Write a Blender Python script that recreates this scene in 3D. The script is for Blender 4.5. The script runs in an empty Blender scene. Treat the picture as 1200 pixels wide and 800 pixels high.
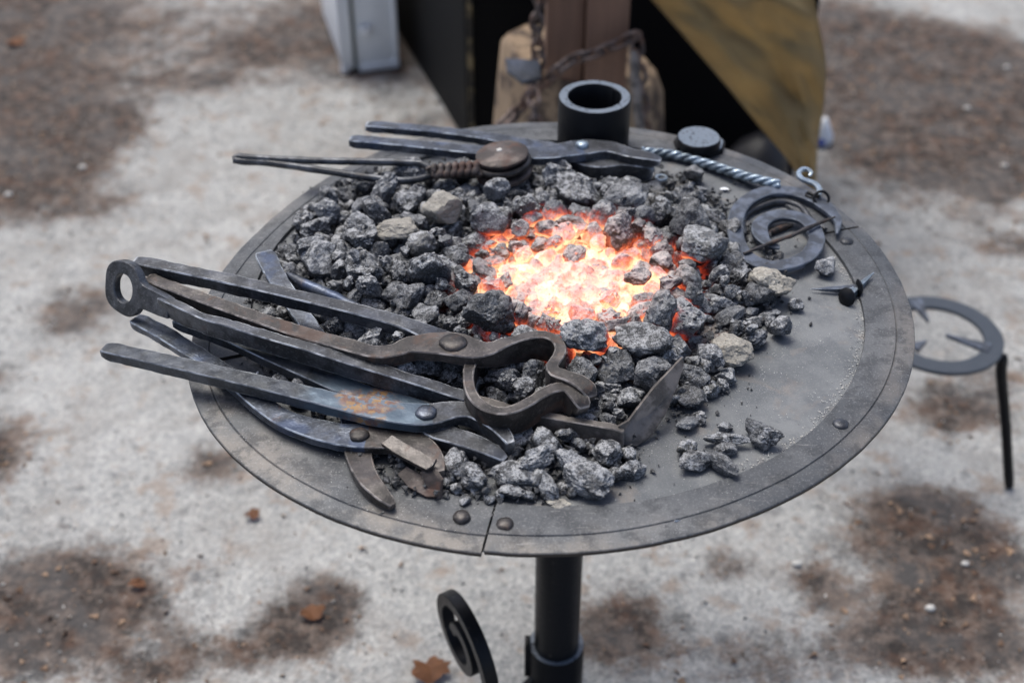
import bpy, bmesh, math, random
import numpy as np
from mathutils import Vector, Quaternion, Matrix, noise

PI = math.pi
scene = bpy.context.scene
COL = scene.collection

# ---------------------------------------------------------------- camera
TABLE = .80                       # height of the forge table top above the ground
PITCH, EYE, BACK = .664, .904, 1.241
CX, CY = .053, .0097              # centre of the table
cam_d = bpy.data.cameras.new('camera')
cam = bpy.data.objects.new('camera', cam_d); COL.objects.link(cam)
cam.location = (0, -BACK, TABLE + EYE)
cam.rotation_euler = (PI/2 - PITCH, 0, 0)
cam_d.sensor_width = 36; cam_d.lens = 45
cam_d.clip_start = .05; cam_d.clip_end = 600
cam_d.dof.use_dof = True
cam_d.dof.focus_distance = 1.40
cam_d.dof.aperture_fstop = 3.2
scene.camera = cam

# ---------------------------------------------------------------- light
world = bpy.data.worlds.new('World'); scene.world = world; world.use_nodes = True
wn = world.node_tree
for n in list(wn.nodes): wn.nodes.remove(n)
sky = wn.nodes.new('ShaderNodeTexSky'); sky.sky_type = 'NISHITA'; sky.sun_disc = False
SUN_EL, SUN_AZ = math.radians(66), math.radians(-35)      # behind the forge, a little to the left
sky.sun_elevation = SUN_EL; sky.sun_rotation = SUN_AZ
sky.air_density = .7; sky.dust_density = 3.5; sky.ozone_density = 0.
bg = wn.nodes.new('ShaderNodeBackground'); bg.inputs[1].default_value = .125
wo = wn.nodes.new('ShaderNodeOutputWorld')
wn.links.new(sky.outputs[0], bg.inputs[0]); wn.links.new(bg.outputs[0], wo.inputs[0])
sd = bpy.data.lights.new('sun', 'SUN'); sd.energy = 1.5; sd.angle = math.radians(32); sd.color = (.985, 1, .95)
sun = bpy.data.objects.new('sun', sd); COL.objects.link(sun)
sdir = Vector((math.sin(SUN_AZ)*math.cos(SUN_EL), math.cos(SUN_AZ)*math.cos(SUN_EL), math.sin(SUN_EL)))
sun.rotation_euler = (-sdir).to_track_quat('-Z', 'Y').to_euler()
sun.location = sdir*5
scene.view_settings.view_transform = 'Standard'; scene.view_settings.look = 'None'
scene.view_settings.gamma = 1; scene.view_settings.exposure = .74
scene.render.engine = 'CYCLES'
scene.cycles.use_denoising = True
scene.cycles.max_bounces = 8

# ---------------------------------------------------------------- placing helpers
_c, _s = math.cos(PITCH), math.sin(PITCH)
def on(u, v, z=0.):
    """point of the level z above the table top that lies at u, v of a 1200 wide survey of the place"""
    a = (u-600)/1500; b = -(v-400)/1500
    t = (EYE-z)/(_s-b*_c)
    return Vector((a*t, t*(_c+b*_s)-BACK, TABLE+z))
def ground_at(u, v, z=0.): return on(u, v, -TABLE+z)
def at_depth(u, v, Y):
    a = (u-600)/1500; b = -(v-400)/1500
    t = (Y+BACK)/(_c+b*_s)
    return Vector((a*t, Y, TABLE+EYE+t*(-_s+b*_c)))
def survey(p):
    Y = p[1]+BACK; Z = p[2]-TABLE-EYE
    z = Y*_c-Z*_s
    return 600+1500*p[0]/z, 400-1500*(Y*_s+Z*_c)/z

# ---------------------------------------------------------------- object helpers
def tag(o, label=None, cat=None, group=None, kind=None):
    if label: o['label'] = label
    if cat: o['category'] = cat
    if group: o['group'] = group
    if kind: o['kind'] = kind
    return o
def thing(name, loc, label, cat, group=None):
    o = bpy.data.objects.new(name, None); COL.objects.link(o); o.location = loc
    o.empty_display_size = .02
    return tag(o, label, cat, group)
def wloc(o):
    v = Vector((0, 0, 0))
    while o is not None: v += o.location; o = o.parent
    return v
def build(name, bm, mat, parent=None, base=None, smooth=35, kind=None):
    """world-space bmesh -> one mesh object whose origin is at base"""
    if base is None:
        base = wloc(parent) if parent is not None else (sum((v.co for v in bm.verts), Vector())/max(1, len(bm.verts)))
        if parent is None: base = Vector((base.x, base.y, min(v.co.z for v in bm.verts)))
    base = Vector(base)
    bmesh.ops.translate(bm, verts=bm.verts, vec=-base)
    me = bpy.data.meshes.new(name); bm.to_mesh(me); bm.free()
    me.materials.append(mat)
    if smooth is not None:
        me.shade_smooth()
        if smooth < 180: me.set_sharp_from_angle(angle=math.radians(smooth))
    o = bpy.data.objects.new(name, me); COL.objects.link(o)
    if parent is not None:
        o.parent = parent; o.location = base - wloc(parent)
    else: o.location = base
    if kind: o['kind'] = kind
    return o

def spline(path, step=.006):
    """Catmull-Rom through rows (x, y, z, extra...)"""
    a = np.array(path, float)
    n = len(a)
    if n == 2:
        k = max(2, int(np.linalg.norm(a[1, :3]-a[0, :3])/step))
        return np.array([a[0]+(a[1]-a[0])*i/k for i in range(k+1)])
    e = np.vstack([2*a[0]-a[1], a, 2*a[-1]-a[-2]])
    out = []
    for i in range(n-1):
        p0, p1, p2, p3 = e[i:i+4]
        k = max(2, int(np.linalg.norm(p2[:3]-p1[:3])/step))
        for j in range(k):
            t = j/k
            out.append(.5*((2*p1)+(-p0+p2)*t+(2*p0-5*p1+4*p2-p3)*t*t+(-p0+3*p1-3*p2+p3)*t**3))
    out.append(a[-1])
    return np.array(out)

def bar(bm, path, step=.006, cham=.0010, wob=.0004, rounded=False, closed=False, seed=0, tipround=.35, pre=None):
    """forged bar swept along rows (x, y, z_top, width, height); width is level, height hangs down"""
    EL = bm.verts.layers.float.get('edge') or bm.verts.layers.float.new('edge')
    if not isinstance(tipround, tuple): tipround = (tipround, tipround)
    s = spline(path, step) if pre is None else pre[0]
    if closed: s = s[:-1]
    n = len(s)
    rings = []
    for i in range(n):
        if closed: t = s[(i+1) % n, :3]-s[i-1, :3]
        elif pre is not None: t = pre[1][i]
        else: t = s[min(i+1, n-1), :3]-s[max(i-1, 0), :3]
        t = Vector(t).normalized()
        side = t.cross(Vector((0, 0, 1)))
        if side.length < 1e-3: side = Vector((1, 0, 0))
        side.normalize(); up = side.cross(t).normalized()
        w, h = max(s[i, 3], .001), max(s[i, 4], .001)
        q = 1.
        if not closed:
            d = min(i, n-1-i)
            tr_ = tipround[0] if i < n/2 else tipround[1]
            if d == 0: q = 1-tr_*.6
            elif d == 1: q = 1-tr_*.12
        c = Vector(s[i, :3])-up*h/2
        w *= q; h *= q
        if rounded:
            pts = [(math.cos(k*PI/5+.3)*w/2, math.sin(k*PI/5+.3)*h/2) for k in range(10)]
        else:
            m = min(cham, w*.3, h*.3); g = m+min(.0011, w*.12, h*.12); W, H = w/2, h/2
            pts = [(W, H-g), (W, H-m), (W-m, H), (W-g, H), (-W+g, H), (-W+m, H), (-W, H-m), (-W, H-g), (-W, -H+g), (-W, -H+m), (-W+m, -H), (-W+g, -H), (W-g, -H), (W-m, -H), (W, -H+m), (W, -H+g)]
        r = []
        for k, (a, b) in enumerate(pts):
            p = c+side*a+up*b
            nz = noise.noise(p*70+Vector((seed*5.1, 0, 0)))
            nz2 = noise.noise(p*220+Vector((seed*2.7, 3, 0)))
            p += (side*(1 if a > 0 else -1)+up*(1 if b > 0 else -1))*(nz*wob*1.6+nz2*wob*.6)
            nv = bm.verts.new(p)
            if not rounded: nv[EL] = 1. if k % 4 in (1, 2) or (q < 1 and d == 0) else 0.
            r.append(nv)
        rings.append(r)
    m = len(rings[0])
    rng = range(n) if closed else range(n-1)
    for i in rng:
        A, B = rings[i], rings[(i+1) % n]
        for k in range(m):
            bm.faces.new((A[k], B[k], B[(k+1) % m], A[(k+1) % m]))
    if not closed:
        bm.faces.new(list(reversed(rings[0]))[::-1]); bm.faces.new(rings[-1][::-1])
    return rings
def rows(lst, dz=0):
    """[(u, v, z, width, height)] -> world rows"""
    out = []
    for u, v, z, w, h in lst:
        p = on(u, v, z+dz); out.append((p.x, p.y, p.z, w, h))
    return out
def strap(name, lst, mat, parent, seed=0, **k):
    bm = bmesh.new(); bar(bm, rows(lst), seed=seed, **k)
    bmesh.ops.recalc_face_normals(bm, faces=bm.faces)
    return build(name, bm, mat, parent, smooth=28)
def forge_pair(lst, split, m1, m2, parent, seed=0, names=('handle', 'jaw'), **k):
    """one forged piece built as two parts that meet exactly at row `split`"""
    rw = rows(lst); s = spline(rw, .006); n = len(s)
    T = [s[min(i+1, n-1), :3]-s[max(i-1, 0), :3] for i in range(n)]
    kk = int(np.argmin(np.linalg.norm(s[:, :3]-np.array(rw[split][:3]), axis=1)))
    for nm, a, b, m, tr in ((names[0], 0, kk+1, m1, (.35, 0)), (names[1], kk, n, m2, (0, .35))):
        bm = bmesh.new(); bar(bm, None, seed=seed, pre=(s[a:b], T[a:b]), tipround=tr, **k)
        bmesh.ops.recalc_face_normals(bm, faces=bm.faces); build(nm, bm, m, parent, smooth=28)
def lathe(bm, centre, prof, axis=(0, 0, 1), seg=32, wob=0.):
    """prof rows (radius, height); closed at both ends when radius is 0"""
    ax = Vector(axis).normalized(); a = ax.orthogonal().normalized(); b = ax.cross(a)
    c = Vector(centre); rings = []
    for r, h in prof:
        if r < 1e-6: rings.append([bm.verts.new(c+ax*h)]); continue
        row = []
        for k in range(seg):
            t = 2*PI*k/seg
            d = a*math.cos(t)+b*math.sin(t)
            rr = r*(1+wob*noise.noise(d*1.5+Vector((h*40, c.x*30, c.y*30))))
            row.append(bm.verts.new(c+d*rr+ax*h))
        rings.append(row)
    for i in range(len(rings)-1):
        A, B = rings[i], rings[i+1]
        for k in range(seg):
            l = (k+1) % seg
            if len(A) == 1 and len(B) == 1: continue
            if len(A) == 1: bm.faces.new((A[0], B[k], B[l]))
            elif len(B) == 1: bm.faces.new((A[k], A[l], B[0]))
            else: bm.faces.new((A[k], A[l], B[l], B[k]))
def slab(bm, pts, thick, normal=None, cham=.0008):
    """plate through world points with a thickness along its normal, edges chamfered"""
    pts = [Vector(p) for p in pts]
    c = sum(pts, Vector())/len(pts)
    if normal is None:
        n = Vector()
        for i in range(len(pts)): n += (pts[i]-c).cross(pts[(i+1) % len(pts)]-c)
        n.normalize()
    else: n = Vector(normal).normalized()
    def ring(off, k): return [bm.verts.new(p+n*off+(c-p).normalized()*k) for p in pts]
    R = [ring(thick/2, cham), ring(thick/2-cham, 0), ring(-thick/2+cham, 0), ring(-thick/2, cham)]
    for A, B in zip(R, R[1:]):
        for i in range(len(pts)):
            j = (i+1) % len(pts); bm.faces.new((A[i], A[j], B[j], B[i]))
    bm.faces.new(R[0]); bm.faces.new(R[-1][::-1])
    bmesh.ops.recalc_face_normals(bm, faces=bm.faces)
def box(bm, c, sx, sy, sz, rot=0., bev=.002, seg=2):
    r = bmesh.ops.create_cube(bm, size=1)
    vs = r['verts']
    bmesh.ops.scale(bm, verts=vs, vec=(sx, sy, sz))
    if bev:
        es = list({e for v in vs for e in v.link_edges})
        g = bmesh.ops.bevel(bm, geom=es, offset=bev, segments=seg, affect='EDGES', profile=.5)
        vs = list({v for f in g['faces'] for v in f.verts} | {v for v in vs if v.is_valid})
        vs = [v for v in vs if v.is_valid]
    bmesh.ops.rotate(bm, verts=vs, cent=(0, 0, 0), matrix=Matrix.Rotation(rot, 3, 'Z'))
    bmesh.ops.translate(bm, verts=vs, vec=c)
    return vs

# ---------------------------------------------------------------- materials
class NT:
    def __init__(s, name):
        s.m = bpy.data.materials.new(name); s.m.use_nodes = True
        s.t = s.m.node_tree; s.b = s.t.nodes['Principled BSDF']
        s.geo = s.t.nodes.new('ShaderNodeNewGeometry')
        s.tc = s.t.nodes.new('ShaderNodeTexCoord')
    def n(s, typ, **k):
        o = s.t.nodes.new(typ)
        for a, v in k.items(): setattr(o, a, v)
        return o
    def l(s, a, b): s.t.links.new(a, b)
    def put(s, sock, v):
        if hasattr(v, 'links') or isinstance(v, bpy.types.NodeSocket): s.l(v, sock)
        else: sock.default_value = v
    def pos(s): return s.geo.outputs['Position']
    def noise(s, scale, detail=4, rough=.55, vec=None, dist=0., out=0):
        o = s.n('ShaderNodeTexNoise'); o.inputs['Scale'].default_value = scale
        o.inputs['Detail'].default_value = detail; o.inputs['Roughness'].default_value = rough
        o.inputs['Distortion'].default_value = dist
        s.l(vec if vec is not None else s.pos(), o.inputs['Vector']); return o.outputs[out]
    def voro(s, scale, vec=None, feature='F1', out='Distance'):
        o = s.n('ShaderNodeTexVoronoi'); o.feature = feature; o.inputs['Scale'].default_value = scale
        s.l(vec if vec is not None else s.pos(), o.inputs['Vector']); return o.outputs[out]
    def m_(s, op, a, b=0., c=0.):
        o = s.n('ShaderNodeMath'); o.operation = op
        s.put(o.inputs[0], a); s.put(o.inputs[1], b); s.put(o.inputs[2], c); return o.outputs[0]
    def ramp(s, x, lo, hi, a=0., b=1.):
        o = s.n('ShaderNodeMapRange'); o.interpolation_type = 'SMOOTHSTEP'
        s.put(o.inputs[0], x); o.inputs[1].default_value = lo; o.inputs[2].default_value = hi
        o.inputs[3].default_value = a; o.inputs[4].default_value = b; return o.outputs[0]
    def mix(s, f, a, b):
        o = s.n('ShaderNodeMix'); o.data_type = 'RGBA'
        s.put(o.inputs[0], f)
        for i, v in ((6, a), (7, b)):
            if isinstance(v, tuple) and len(v) == 3: v = (*v, 1)
            s.put(o.inputs[i], v)
        return o.outputs[2]
    def grey(s, v):
        o = s.n('ShaderNodeCombineColor')
        for i in range(3): s.put(o.inputs[i], v)
        return o.outputs[0]
    def xyz(s, v):
        o = s.n('ShaderNodeSeparateXYZ'); s.l(v, o.inputs[0]); return o.outputs
    def bump(s, h, dist=.001, strength=1., prev=None):
        o = s.n('ShaderNodeBump'); o.inputs['Distance'].default_value = dist; o.inputs['Strength'].default_value = strength
        s.l(h, o.inputs['Height'])
        if prev is not None: s.l(prev, o.inputs['Normal'])
        return o.outputs[0]
    def set(s, base=None, rough=None, metal=None, normal=None, spec=None, emis=None, estr=None, sheen=None, coat=None):
        for k, v in (('Base Color', base), ('Roughness', rough), ('Metallic', metal), ('Normal', normal), ('Specular IOR Level', spec),
                     ('Emission Color', emis), ('Emission Strength', estr), ('Sheen Weight', sheen), ('Coat Weight', coat)):
            if v is None: continue
            if isinstance(v, tuple) and len(v) == 3: v = (*v, 1)
            s.put(s.b.inputs[k], v)
        return s.m

def forged(name, base, light, rust, rust_amt, metal=.75, rough=.42, blue=0.):
    """forge-black steel: scale, worn edges, rust in patches"""
    k = NT(name)
    big = k.noise(38, 5, .6); fine = k.noise(330, 4, .6); pit = k.voro(420)
    scale_ = k.ramp(big, .42, .62)
    ea_ = k.n('ShaderNodeAttribute'); ea_.attribute_name = 'edge'
    edge = k.ramp(ea_.outputs['Fac'], .35, 1.)
    c = k.mix(scale_, base, tuple(x*2.6 for x in base))
    c = k.mix(k.m_('MULTIPLY', k.ramp(fine, .52, .74), .2), c, light)
    if blue: c = k.mix(k.m_('MULTIPLY', k.ramp(k.noise(26, 2, .5), .55, .68), blue), c, (.05, .09, .2))
    c = k.mix(k.m_('MULTIPLY', edge, k.ramp(k.noise(60, 3), .4, .6, .2, 1.)), c, light)
    r = k.m_('MULTIPLY', k.ramp(k.noise(23, 6, .68, dist=.6), .62-rust_amt*.35, .72-rust_amt*.25), min(1, .35+rust_amt))
    c = k.mix(r, c, rust)
    dust = k.m_('MULTIPLY', k.ramp(k.noise(800, 2), .66, .72), k.ramp(k.noise(45, 3), .45, .6))
    c = k.mix(k.m_('MULTIPLY', dust, .5), c, (.3, .3, .3))
    nb = k.bump(k.voro(48, feature='SMOOTH_F1'), .0022, .6); nb = k.bump(big, .0012, .5, nb); nb = k.bump(fine, .0004, .8, nb); nb = k.bump(pit, .0002, .4, nb)
    mt = k.m_('MULTIPLY', k.m_('SUBTRACT', 1, r), metal)
    ro = k.m_('ADD', k.m_('ADD', k.m_('MULTIPLY', fine, .3), k.m_('MULTIPLY', scale_, -.12)), k.m_('ADD', k.m_('MULTIPLY', r, .25), rough-.10))
    return k.set(base=c, rough=ro, metal=mt, normal=nb)

M = {}
M['steel'] = forged('forge_black_steel', (.030, .032, .037), (.38, .40, .43), (.06, .035, .022), .05, metal=.5, rough=.4)
M['steel_brown'] = forged('forge_brown_steel', (.026, .023, .022), (.31, .28, .26), (.075, .038, .024), .32, metal=.45, rough=.42)
M['steel_blue'] = forged('temper_blue_steel', (.032, .037, .048), (.38, .42, .47), (.13, .06, .03), .03, blue=.3, metal=.5, rough=.38)
M['steel_rust'] = forged('rusty_steel', (.038, .030, .027), (.20, .15, .13), (.085, .042, .03), .45, metal=.3, rough=.55)
M['steel_bright'] = forged('bright_twisted_steel', (.13, .16, .19), (.36, .41, .45), (.05, .05, .06), .1, metal=.6, rough=.35)
M['steel_tan'] = forged('scaled_tan_steel', (.075, .066, .060), (.32, .29, .265), (.03, .022, .018), .25, metal=.25, rough=.55)
M['spiral'] = forged('spiral_steel', (.040, .047, .062), (.13, .15, .18), (.05, .04, .035), .0, metal=.35, rough=.5)

k = NT('tongs_patina_steel')      # flat tongs with heat colours and orange rust before the rivet
big = k.noise(38, 5, .6); fine = k.noise(330, 4, .6)
c = k.mix(k.ramp(big, .42, .62), (.030, .034, .040), (.06, .068, .082))
c = k.mix(k.m_('MULTIPLY', k.ramp(fine, .52, .74), .3), c, (.2, .21, .24))
bp = on(432, 472, .03)
vs_ = k.n('ShaderNodeVectorMath'); vs_.operation = 'DISTANCE'; k.l(k.pos(), vs_.inputs[0]); vs_.inputs[1].default_value = bp
near = k.m_('ADD', vs_.outputs['Value'], k.m_('MULTIPLY', k.m_('SUBTRACT', k.noise(60, 4), .5), .05))
rz = k.ramp(near, .038, .020)
bl_ = k.ramp(near, .085, .05)
c = k.mix(k.m_('MULTIPLY', bl_, .75), c, (.075, .11, .15))
oc = k.mix(k.ramp(k.noise(90, 3, .6), .42, .6), (.13, .05, .028), (.28, .15, .045))
oc = k.mix(k.ramp(k.noise(140, 3, .6), .5, .58), oc, (.10, .13, .17))
c = k.mix(k.m_('MULTIPLY', rz, .9), c, oc)
ea_ = k.n('ShaderNodeAttribute'); ea_.attribute_name = 'edge'
edge = k.ramp(ea_.outputs['Fac'], .35, 1.)
c = k.mix(k.m_('MULTIPLY', edge, k.ramp(k.noise(60, 3), .4, .6, .2, .9)), c, (.25, .27, .3))
nb = k.bump(k.voro(70, feature='SMOOTH_F1'), .0028, .6); nb = k.bump(big, .0012, .5, nb); nb = k.bump(fine, .0004, .8, nb)
M['patina'] = k.set(base=c, rough=k.m_('ADD', k.m_('MULTIPLY', fine, .3), .28), metal=k.m_('SUBTRACT', .5, k.m_('MULTIPLY', rz, .5)), normal=nb)

k = NT('black_paint')
f = k.noise(120, 4, .6)
chip = k.ramp(k.noise(75, 5, .6), .66, .7)
c = k.mix(chip, (.006, .0065, .008), (.04, .036, .032))
M['paint'] = k.set(base=c, rough=k.m_('ADD', .26, k.m_('MULTIPLY', f, .25)), normal=k.bump(f, .0007, .6), spec=.2)
k = NT('grey_topped_paint')               # black paint turning patchy grey on faces that point up
f = k.noise(190, 4, .65)
up = k.xyz(k.geo.outputs['True Normal'])[2]
w = k.m_('MULTIPLY', k.ramp(up, .85, .97), k.ramp(k.noise(190, 4, .65), .64, .57))
c = k.mix(w, (.007, .0075, .009), (.15, .18, .215))
M['paint_grey_top'] = k.set(base=c, rough=.36, spec=k.m_('ADD', .12, k.m_('MULTIPLY', w, .5)), metal=k.m_('MULTIPLY', w, .3), normal=k.bump(f, .0006, .6))

k = NT('grey_black_paint'); M['paint_grey'] = k.set(base=k.mix(k.noise(60, 4), (.028, .036, .048), (.05, .06, .075)), rough=.42, spec=.4)
k = NT('forge_plate')              # sheet steel under soot, dust and ash
big = k.noise(9, 5, .6); mid = k.noise(42, 5, .65); fine = k.noise(420, 3, .7); streak = k.noise(16, 4, .6, dist=1.2)
c = k.mix(k.ramp(big, .38, .62), (.093, .101, .109), (.158, .166, .172))
c = k.mix(k.m_('MULTIPLY', k.ramp(mid, .45, .68), .55), c, (.075, .082, .095))
c = k.mix(k.m_('MULTIPLY', k.ramp(streak, .54, .7), .38), c, (.22, .18, .15))
vs_ = k.n('ShaderNodeVectorMath'); vs_.operation = 'DISTANCE'; k.l(k.pos(), vs_.inputs[0]); vs_.inputs[1].default_value = on(560, 380)
soot = k.ramp(k.m_('ADD', vs_.outputs['Value'], k.m_('MULTIPLY', mid, .1)), .40, .27)
c = k.mix(k.m_('MULTIPLY', soot, .6), c, (.035, .036, .04))
c = k.mix(k.m_('MULTIPLY', k.ramp(fine, .52, .7), .3), c, (.26, .26, .27))
spk = k.m_('MULTIPLY', k.ramp(k.voro(300), .17, .09), k.ramp(k.noise(30, 4, .7), .47, .62))
spk2 = k.m_('MULTIPLY', k.ramp(k.voro(900), .2, .12), k.ramp(k.noise(14, 4, .7), .42, .6))
c = k.mix(k.m_('MULTIPLY', spk, .9), c, (.62, .62, .6))
c = k.mix(k.m_('MULTIPLY', spk2, .75), c, (.5, .5, .49))
nb = k.bump(mid, .0012, .5); nb = k.bump(fine, .0004, .6, nb)
M['plate'] = k.set(base=c, rough=k.m_('ADD', .52, k.m_('MULTIPLY', mid, .25)), metal=.12, normal=nb)
k = NT('forge_rim')                # rim strips: bluer steel, brown wear toward the outer edge
big = k.noise(7, 5, .6); mid = k.noise(42, 5, .65); fine = k.noise(420, 3, .7)
c = k.mix(k.ramp(big, .4, .6), (.055, .060, .068), (.10, .104, .11))
vs_ = k.n('ShaderNodeVectorMath'); vs_.operation = 'DISTANCE'; k.l(k.pos(), vs_.inputs[0]); vs_.inputs[1].default_value = (CX, CY, TABLE)
outw = k.ramp(vs_.outputs['Value'], .375, .425)
c = k.mix(k.m_('MULTIPLY', k.m_('MULTIPLY', outw, k.ramp(k.noise(12, 5, .6), .42, .62)), .7), c, (.19, .17, .15))
c = k.mix(k.m_('MULTIPLY', k.ramp(mid, .48, .62), .6), c, (.03, .033, .038))
sm_ = k.n('ShaderNodeMapping'); k.l(k.pos(), sm_.inputs[0]); sm_.inputs['Scale'].default_value = (30, 300, 1); sm_.inputs['Rotation'].default_value = (0, 0, .6)
c = k.mix(k.m_('MULTIPLY', k.ramp(k.noise(1, 4, .7, vec=sm_.outputs[0]), .60, .70), .35), c, (.28, .27, .26))
c = k.mix(k.m_('MULTIPLY', k.ramp(fine, .52, .7), .3), c, (.3, .3, .31))
spk = k.m_('MULTIPLY', k.ramp(k.voro(340), .15, .08), k.ramp(k.noise(22, 4, .7), .5, .64))
c = k.mix(k.m_('MULTIPLY', spk, .8), c, (.5, .5, .5))
nb = k.bump(mid, .001, .5); nb = k.bump(fine, .0004, .6, nb)
M['rim'] = k.set(base=c, rough=k.m_('ADD', .42, k.m_('MULTIPLY', mid, .25)), metal=.3, normal=nb)
k = NT('cut_edge'); M['dark_edge'] = k.set(base=(.03, .024, .02), rough=.7, metal=.2, normal=k.bump(k.noise(200), .0005, .5))

FIRE = on(680, 333, .02)
def coke(name, pale=0., brown=0.):
    """coke: porous dark grey with ash on it; glows where it lies in the fire (heat falls with distance and height)"""
    k = NT(name)
    ob = k.tc.outputs['Object']
    rnd = k.m_('FRACT', k.m_('ADD', k.n('ShaderNodeObjectInfo').outputs['Random'], k.m_('MULTIPLY', k.noise(12, 0), .0)))
    sh = k.n('ShaderNodeVectorMath'); sh.operation = 'ADD'; k.l(k.pos(), sh.inputs[0])
    P_ = sh.outputs[0]
    g = k.noise(130, 5, .65); pores = k.voro(300); fine = k.noise(620, 4, .75); cell = k.noise(33, 1)
    tone = k.m_('ADD', k.m_('MULTIPLY', rnd, .55), k.m_('MULTIPLY', k.ramp(cell, .35, .65), .45))
    c = k.mix(k.ramp(tone, .3, .95), (.022, .0235, .027), (.125, .132, .145))
    c = k.mix(k.m_('MULTIPLY', k.ramp(k.m_('FRACT', k.m_('MULTIPLY', rnd, 7.3)), 0.92, .97), .4), c, (.11, .10, .075))
    c = k.mix(k.ramp(g, .42, .36), c, (.012, .012, .014))
    upn = k.xyz(k.geo.outputs['Normal'])[2]
    ash = k.m_('MULTIPLY', k.ramp(upn, -.1, .8), k.m_('MULTIPLY', k.ramp(k.noise(110, 6, .8), .44, .56), k.ramp(k.m_('FRACT', k.m_('ADD', k.m_('MULTIPLY', rnd, 3.7), k.m_('MULTIPLY', cell, .8))), .05, .75, .35, 1.3)))
    c = k.mix(k.m_('MULTIPLY', ash, .82+pale*.12), c, (.35+.09*pale, .355+.07*pale, .365+.01*pale))
    c = k.mix(k.m_('MULTIPLY', k.ramp(fine, .47, .40), .75), c, (.008, .008, .009))
    c = k.mix(k.m_('MULTIPLY', k.ramp(fine, .57, .66), .65), c, (.42, .43, .45))
    if pale: c = k.mix(pale*.6, c, (.36, .33, .28))
    pit = k.ramp(pores, .0, .28)
    c = k.mix(k.m_('MULTIPLY', k.ramp(pores, .26, .10), .7), c, (.01, .01, .011))
    # heat
    d = k.n('ShaderNodeVectorMath'); d.operation = 'SUBTRACT'; k.l(k.pos(), d.inputs[0]); d.inputs[1].default_value = FIRE
    s = k.n('ShaderNodeVectorMath'); s.operation = 'MULTIPLY'; k.l(d.outputs[0], s.inputs[0]); s.inputs[1].default_value = (1/.122, 1/.116, 0)
    L = k.n('ShaderNodeVectorMath'); L.operation = 'LENGTH'; k.l(s.outputs[0], L.inputs[0])
    r = k.m_('ADD', L.outputs['Value'], k.m_('MULTIPLY', k.m_('SUBTRACT', k.noise(15, 3, .6), .5), 1.5))
    z = k.xyz(d.outputs[0])[2]
    heat = k.m_('SUBTRACT', 1.50, r)                                   # >0 inside
    heat = k.m_('SUBTRACT', heat, k.m_('MULTIPLY', z, 17.))            # tops are cooler
    heat = k.m_('SUBTRACT', heat, k.m_('MULTIPLY', k.ramp(upn, .2, 1), .16))
    heat = k.m_('ADD', heat, k.m_('MULTIPLY', k.m_('SUBTRACT', rnd, .6), 1.15))
    ao = k.n('ShaderNodeAmbientOcclusion'); ao.samples = 4; ao.inputs['Distance'].default_value = .016
    heat = k.m_('ADD', heat, k.m_('MULTIPLY', k.m_('SUBTRACT', .60, ao.outputs['AO']), .75))
    heat = k.m_('ADD', heat, k.m_('MULTIPLY', k.m_('SUBTRACT', k.noise(70, 5, .75), .5), 1.5))
    inside = k.ramp(L.outputs['Value'], 1.42, 1.0)
    heat = k.m_('MULTIPLY', k.m_('MAXIMUM', heat, 0.), inside)
    cr = k.n('ShaderNodeValToRGB'); k.l(heat, cr.inputs[0])
    el = cr.color_ramp.elements
    el[0].position = .0; el[0].color = (0, 0, 0, 1)
    el[1].position = 1.; el[1].color = (1, .62, .33, 1)
    for p_, col in ((.08, (.02, .0015, .0008, 1)), (.22, (.35, .03, .012, 1)), (.42, (.85, .12, .045, 1)), (.70, (1, .27, .10, 1))):
        e = el.new(p_); e.color = col
    es = k.ramp(heat, .05, 1.35, .32, .98)
    red = k.m_('MULTIPLY', k.ramp(L.outputs['Value'], 1.15, .8), k.m_('MULTIPLY', k.ramp(upn, -.1, .7), k.ramp(k.noise(90, 5, .75), .42, .55, .25, 1.)))
    c = k.mix(red, c, (.52, .44, .41))
    nb = k.bump(g, .0022, .7); nb = k.bump(pit, .0012, .8, nb); nb = k.bump(fine, .0005, .8, nb)
    return k.set(base=c, rough=k.m_('ADD', .38, k.m_('MULTIPLY', g, .5)), normal=nb, spec=.5, emis=cr.outputs[0], estr=es)
M['coke'] = coke('coke'); M['coke_pale'] = coke('pale_coke', 1.)
k = NT('coke_dust')
g = k.noise(300, 4, .7)
M['crumb'] = k.set(base=k.mix(k.ramp(g, .4, .65), (.02, .021, .023), (.12, .12, .125)), rough=.7, normal=k.bump(g, .001))
k = NT('white_ash'); M['ash'] = k.set(base=k.mix(k.noise(60), (.3, .29, .27), (.62, .61, .58)), rough=.8)
k = NT('pot_ring')
g = k.noise(160, 4, .7); b2 = k.noise(30, 4, .6)
c = k.mix(k.ramp(b2, .4, .6), (.13, .115, .105), (.10, .07, .06))
c = k.mix(k.m_('MULTIPLY', k.ramp(k.noise(600, 2), .55, .66), .6), c, (.42, .42, .42))
M['pot_ring'] = k.set(base=c, rough=.75, normal=k.bump(g, .001, .6))

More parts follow.
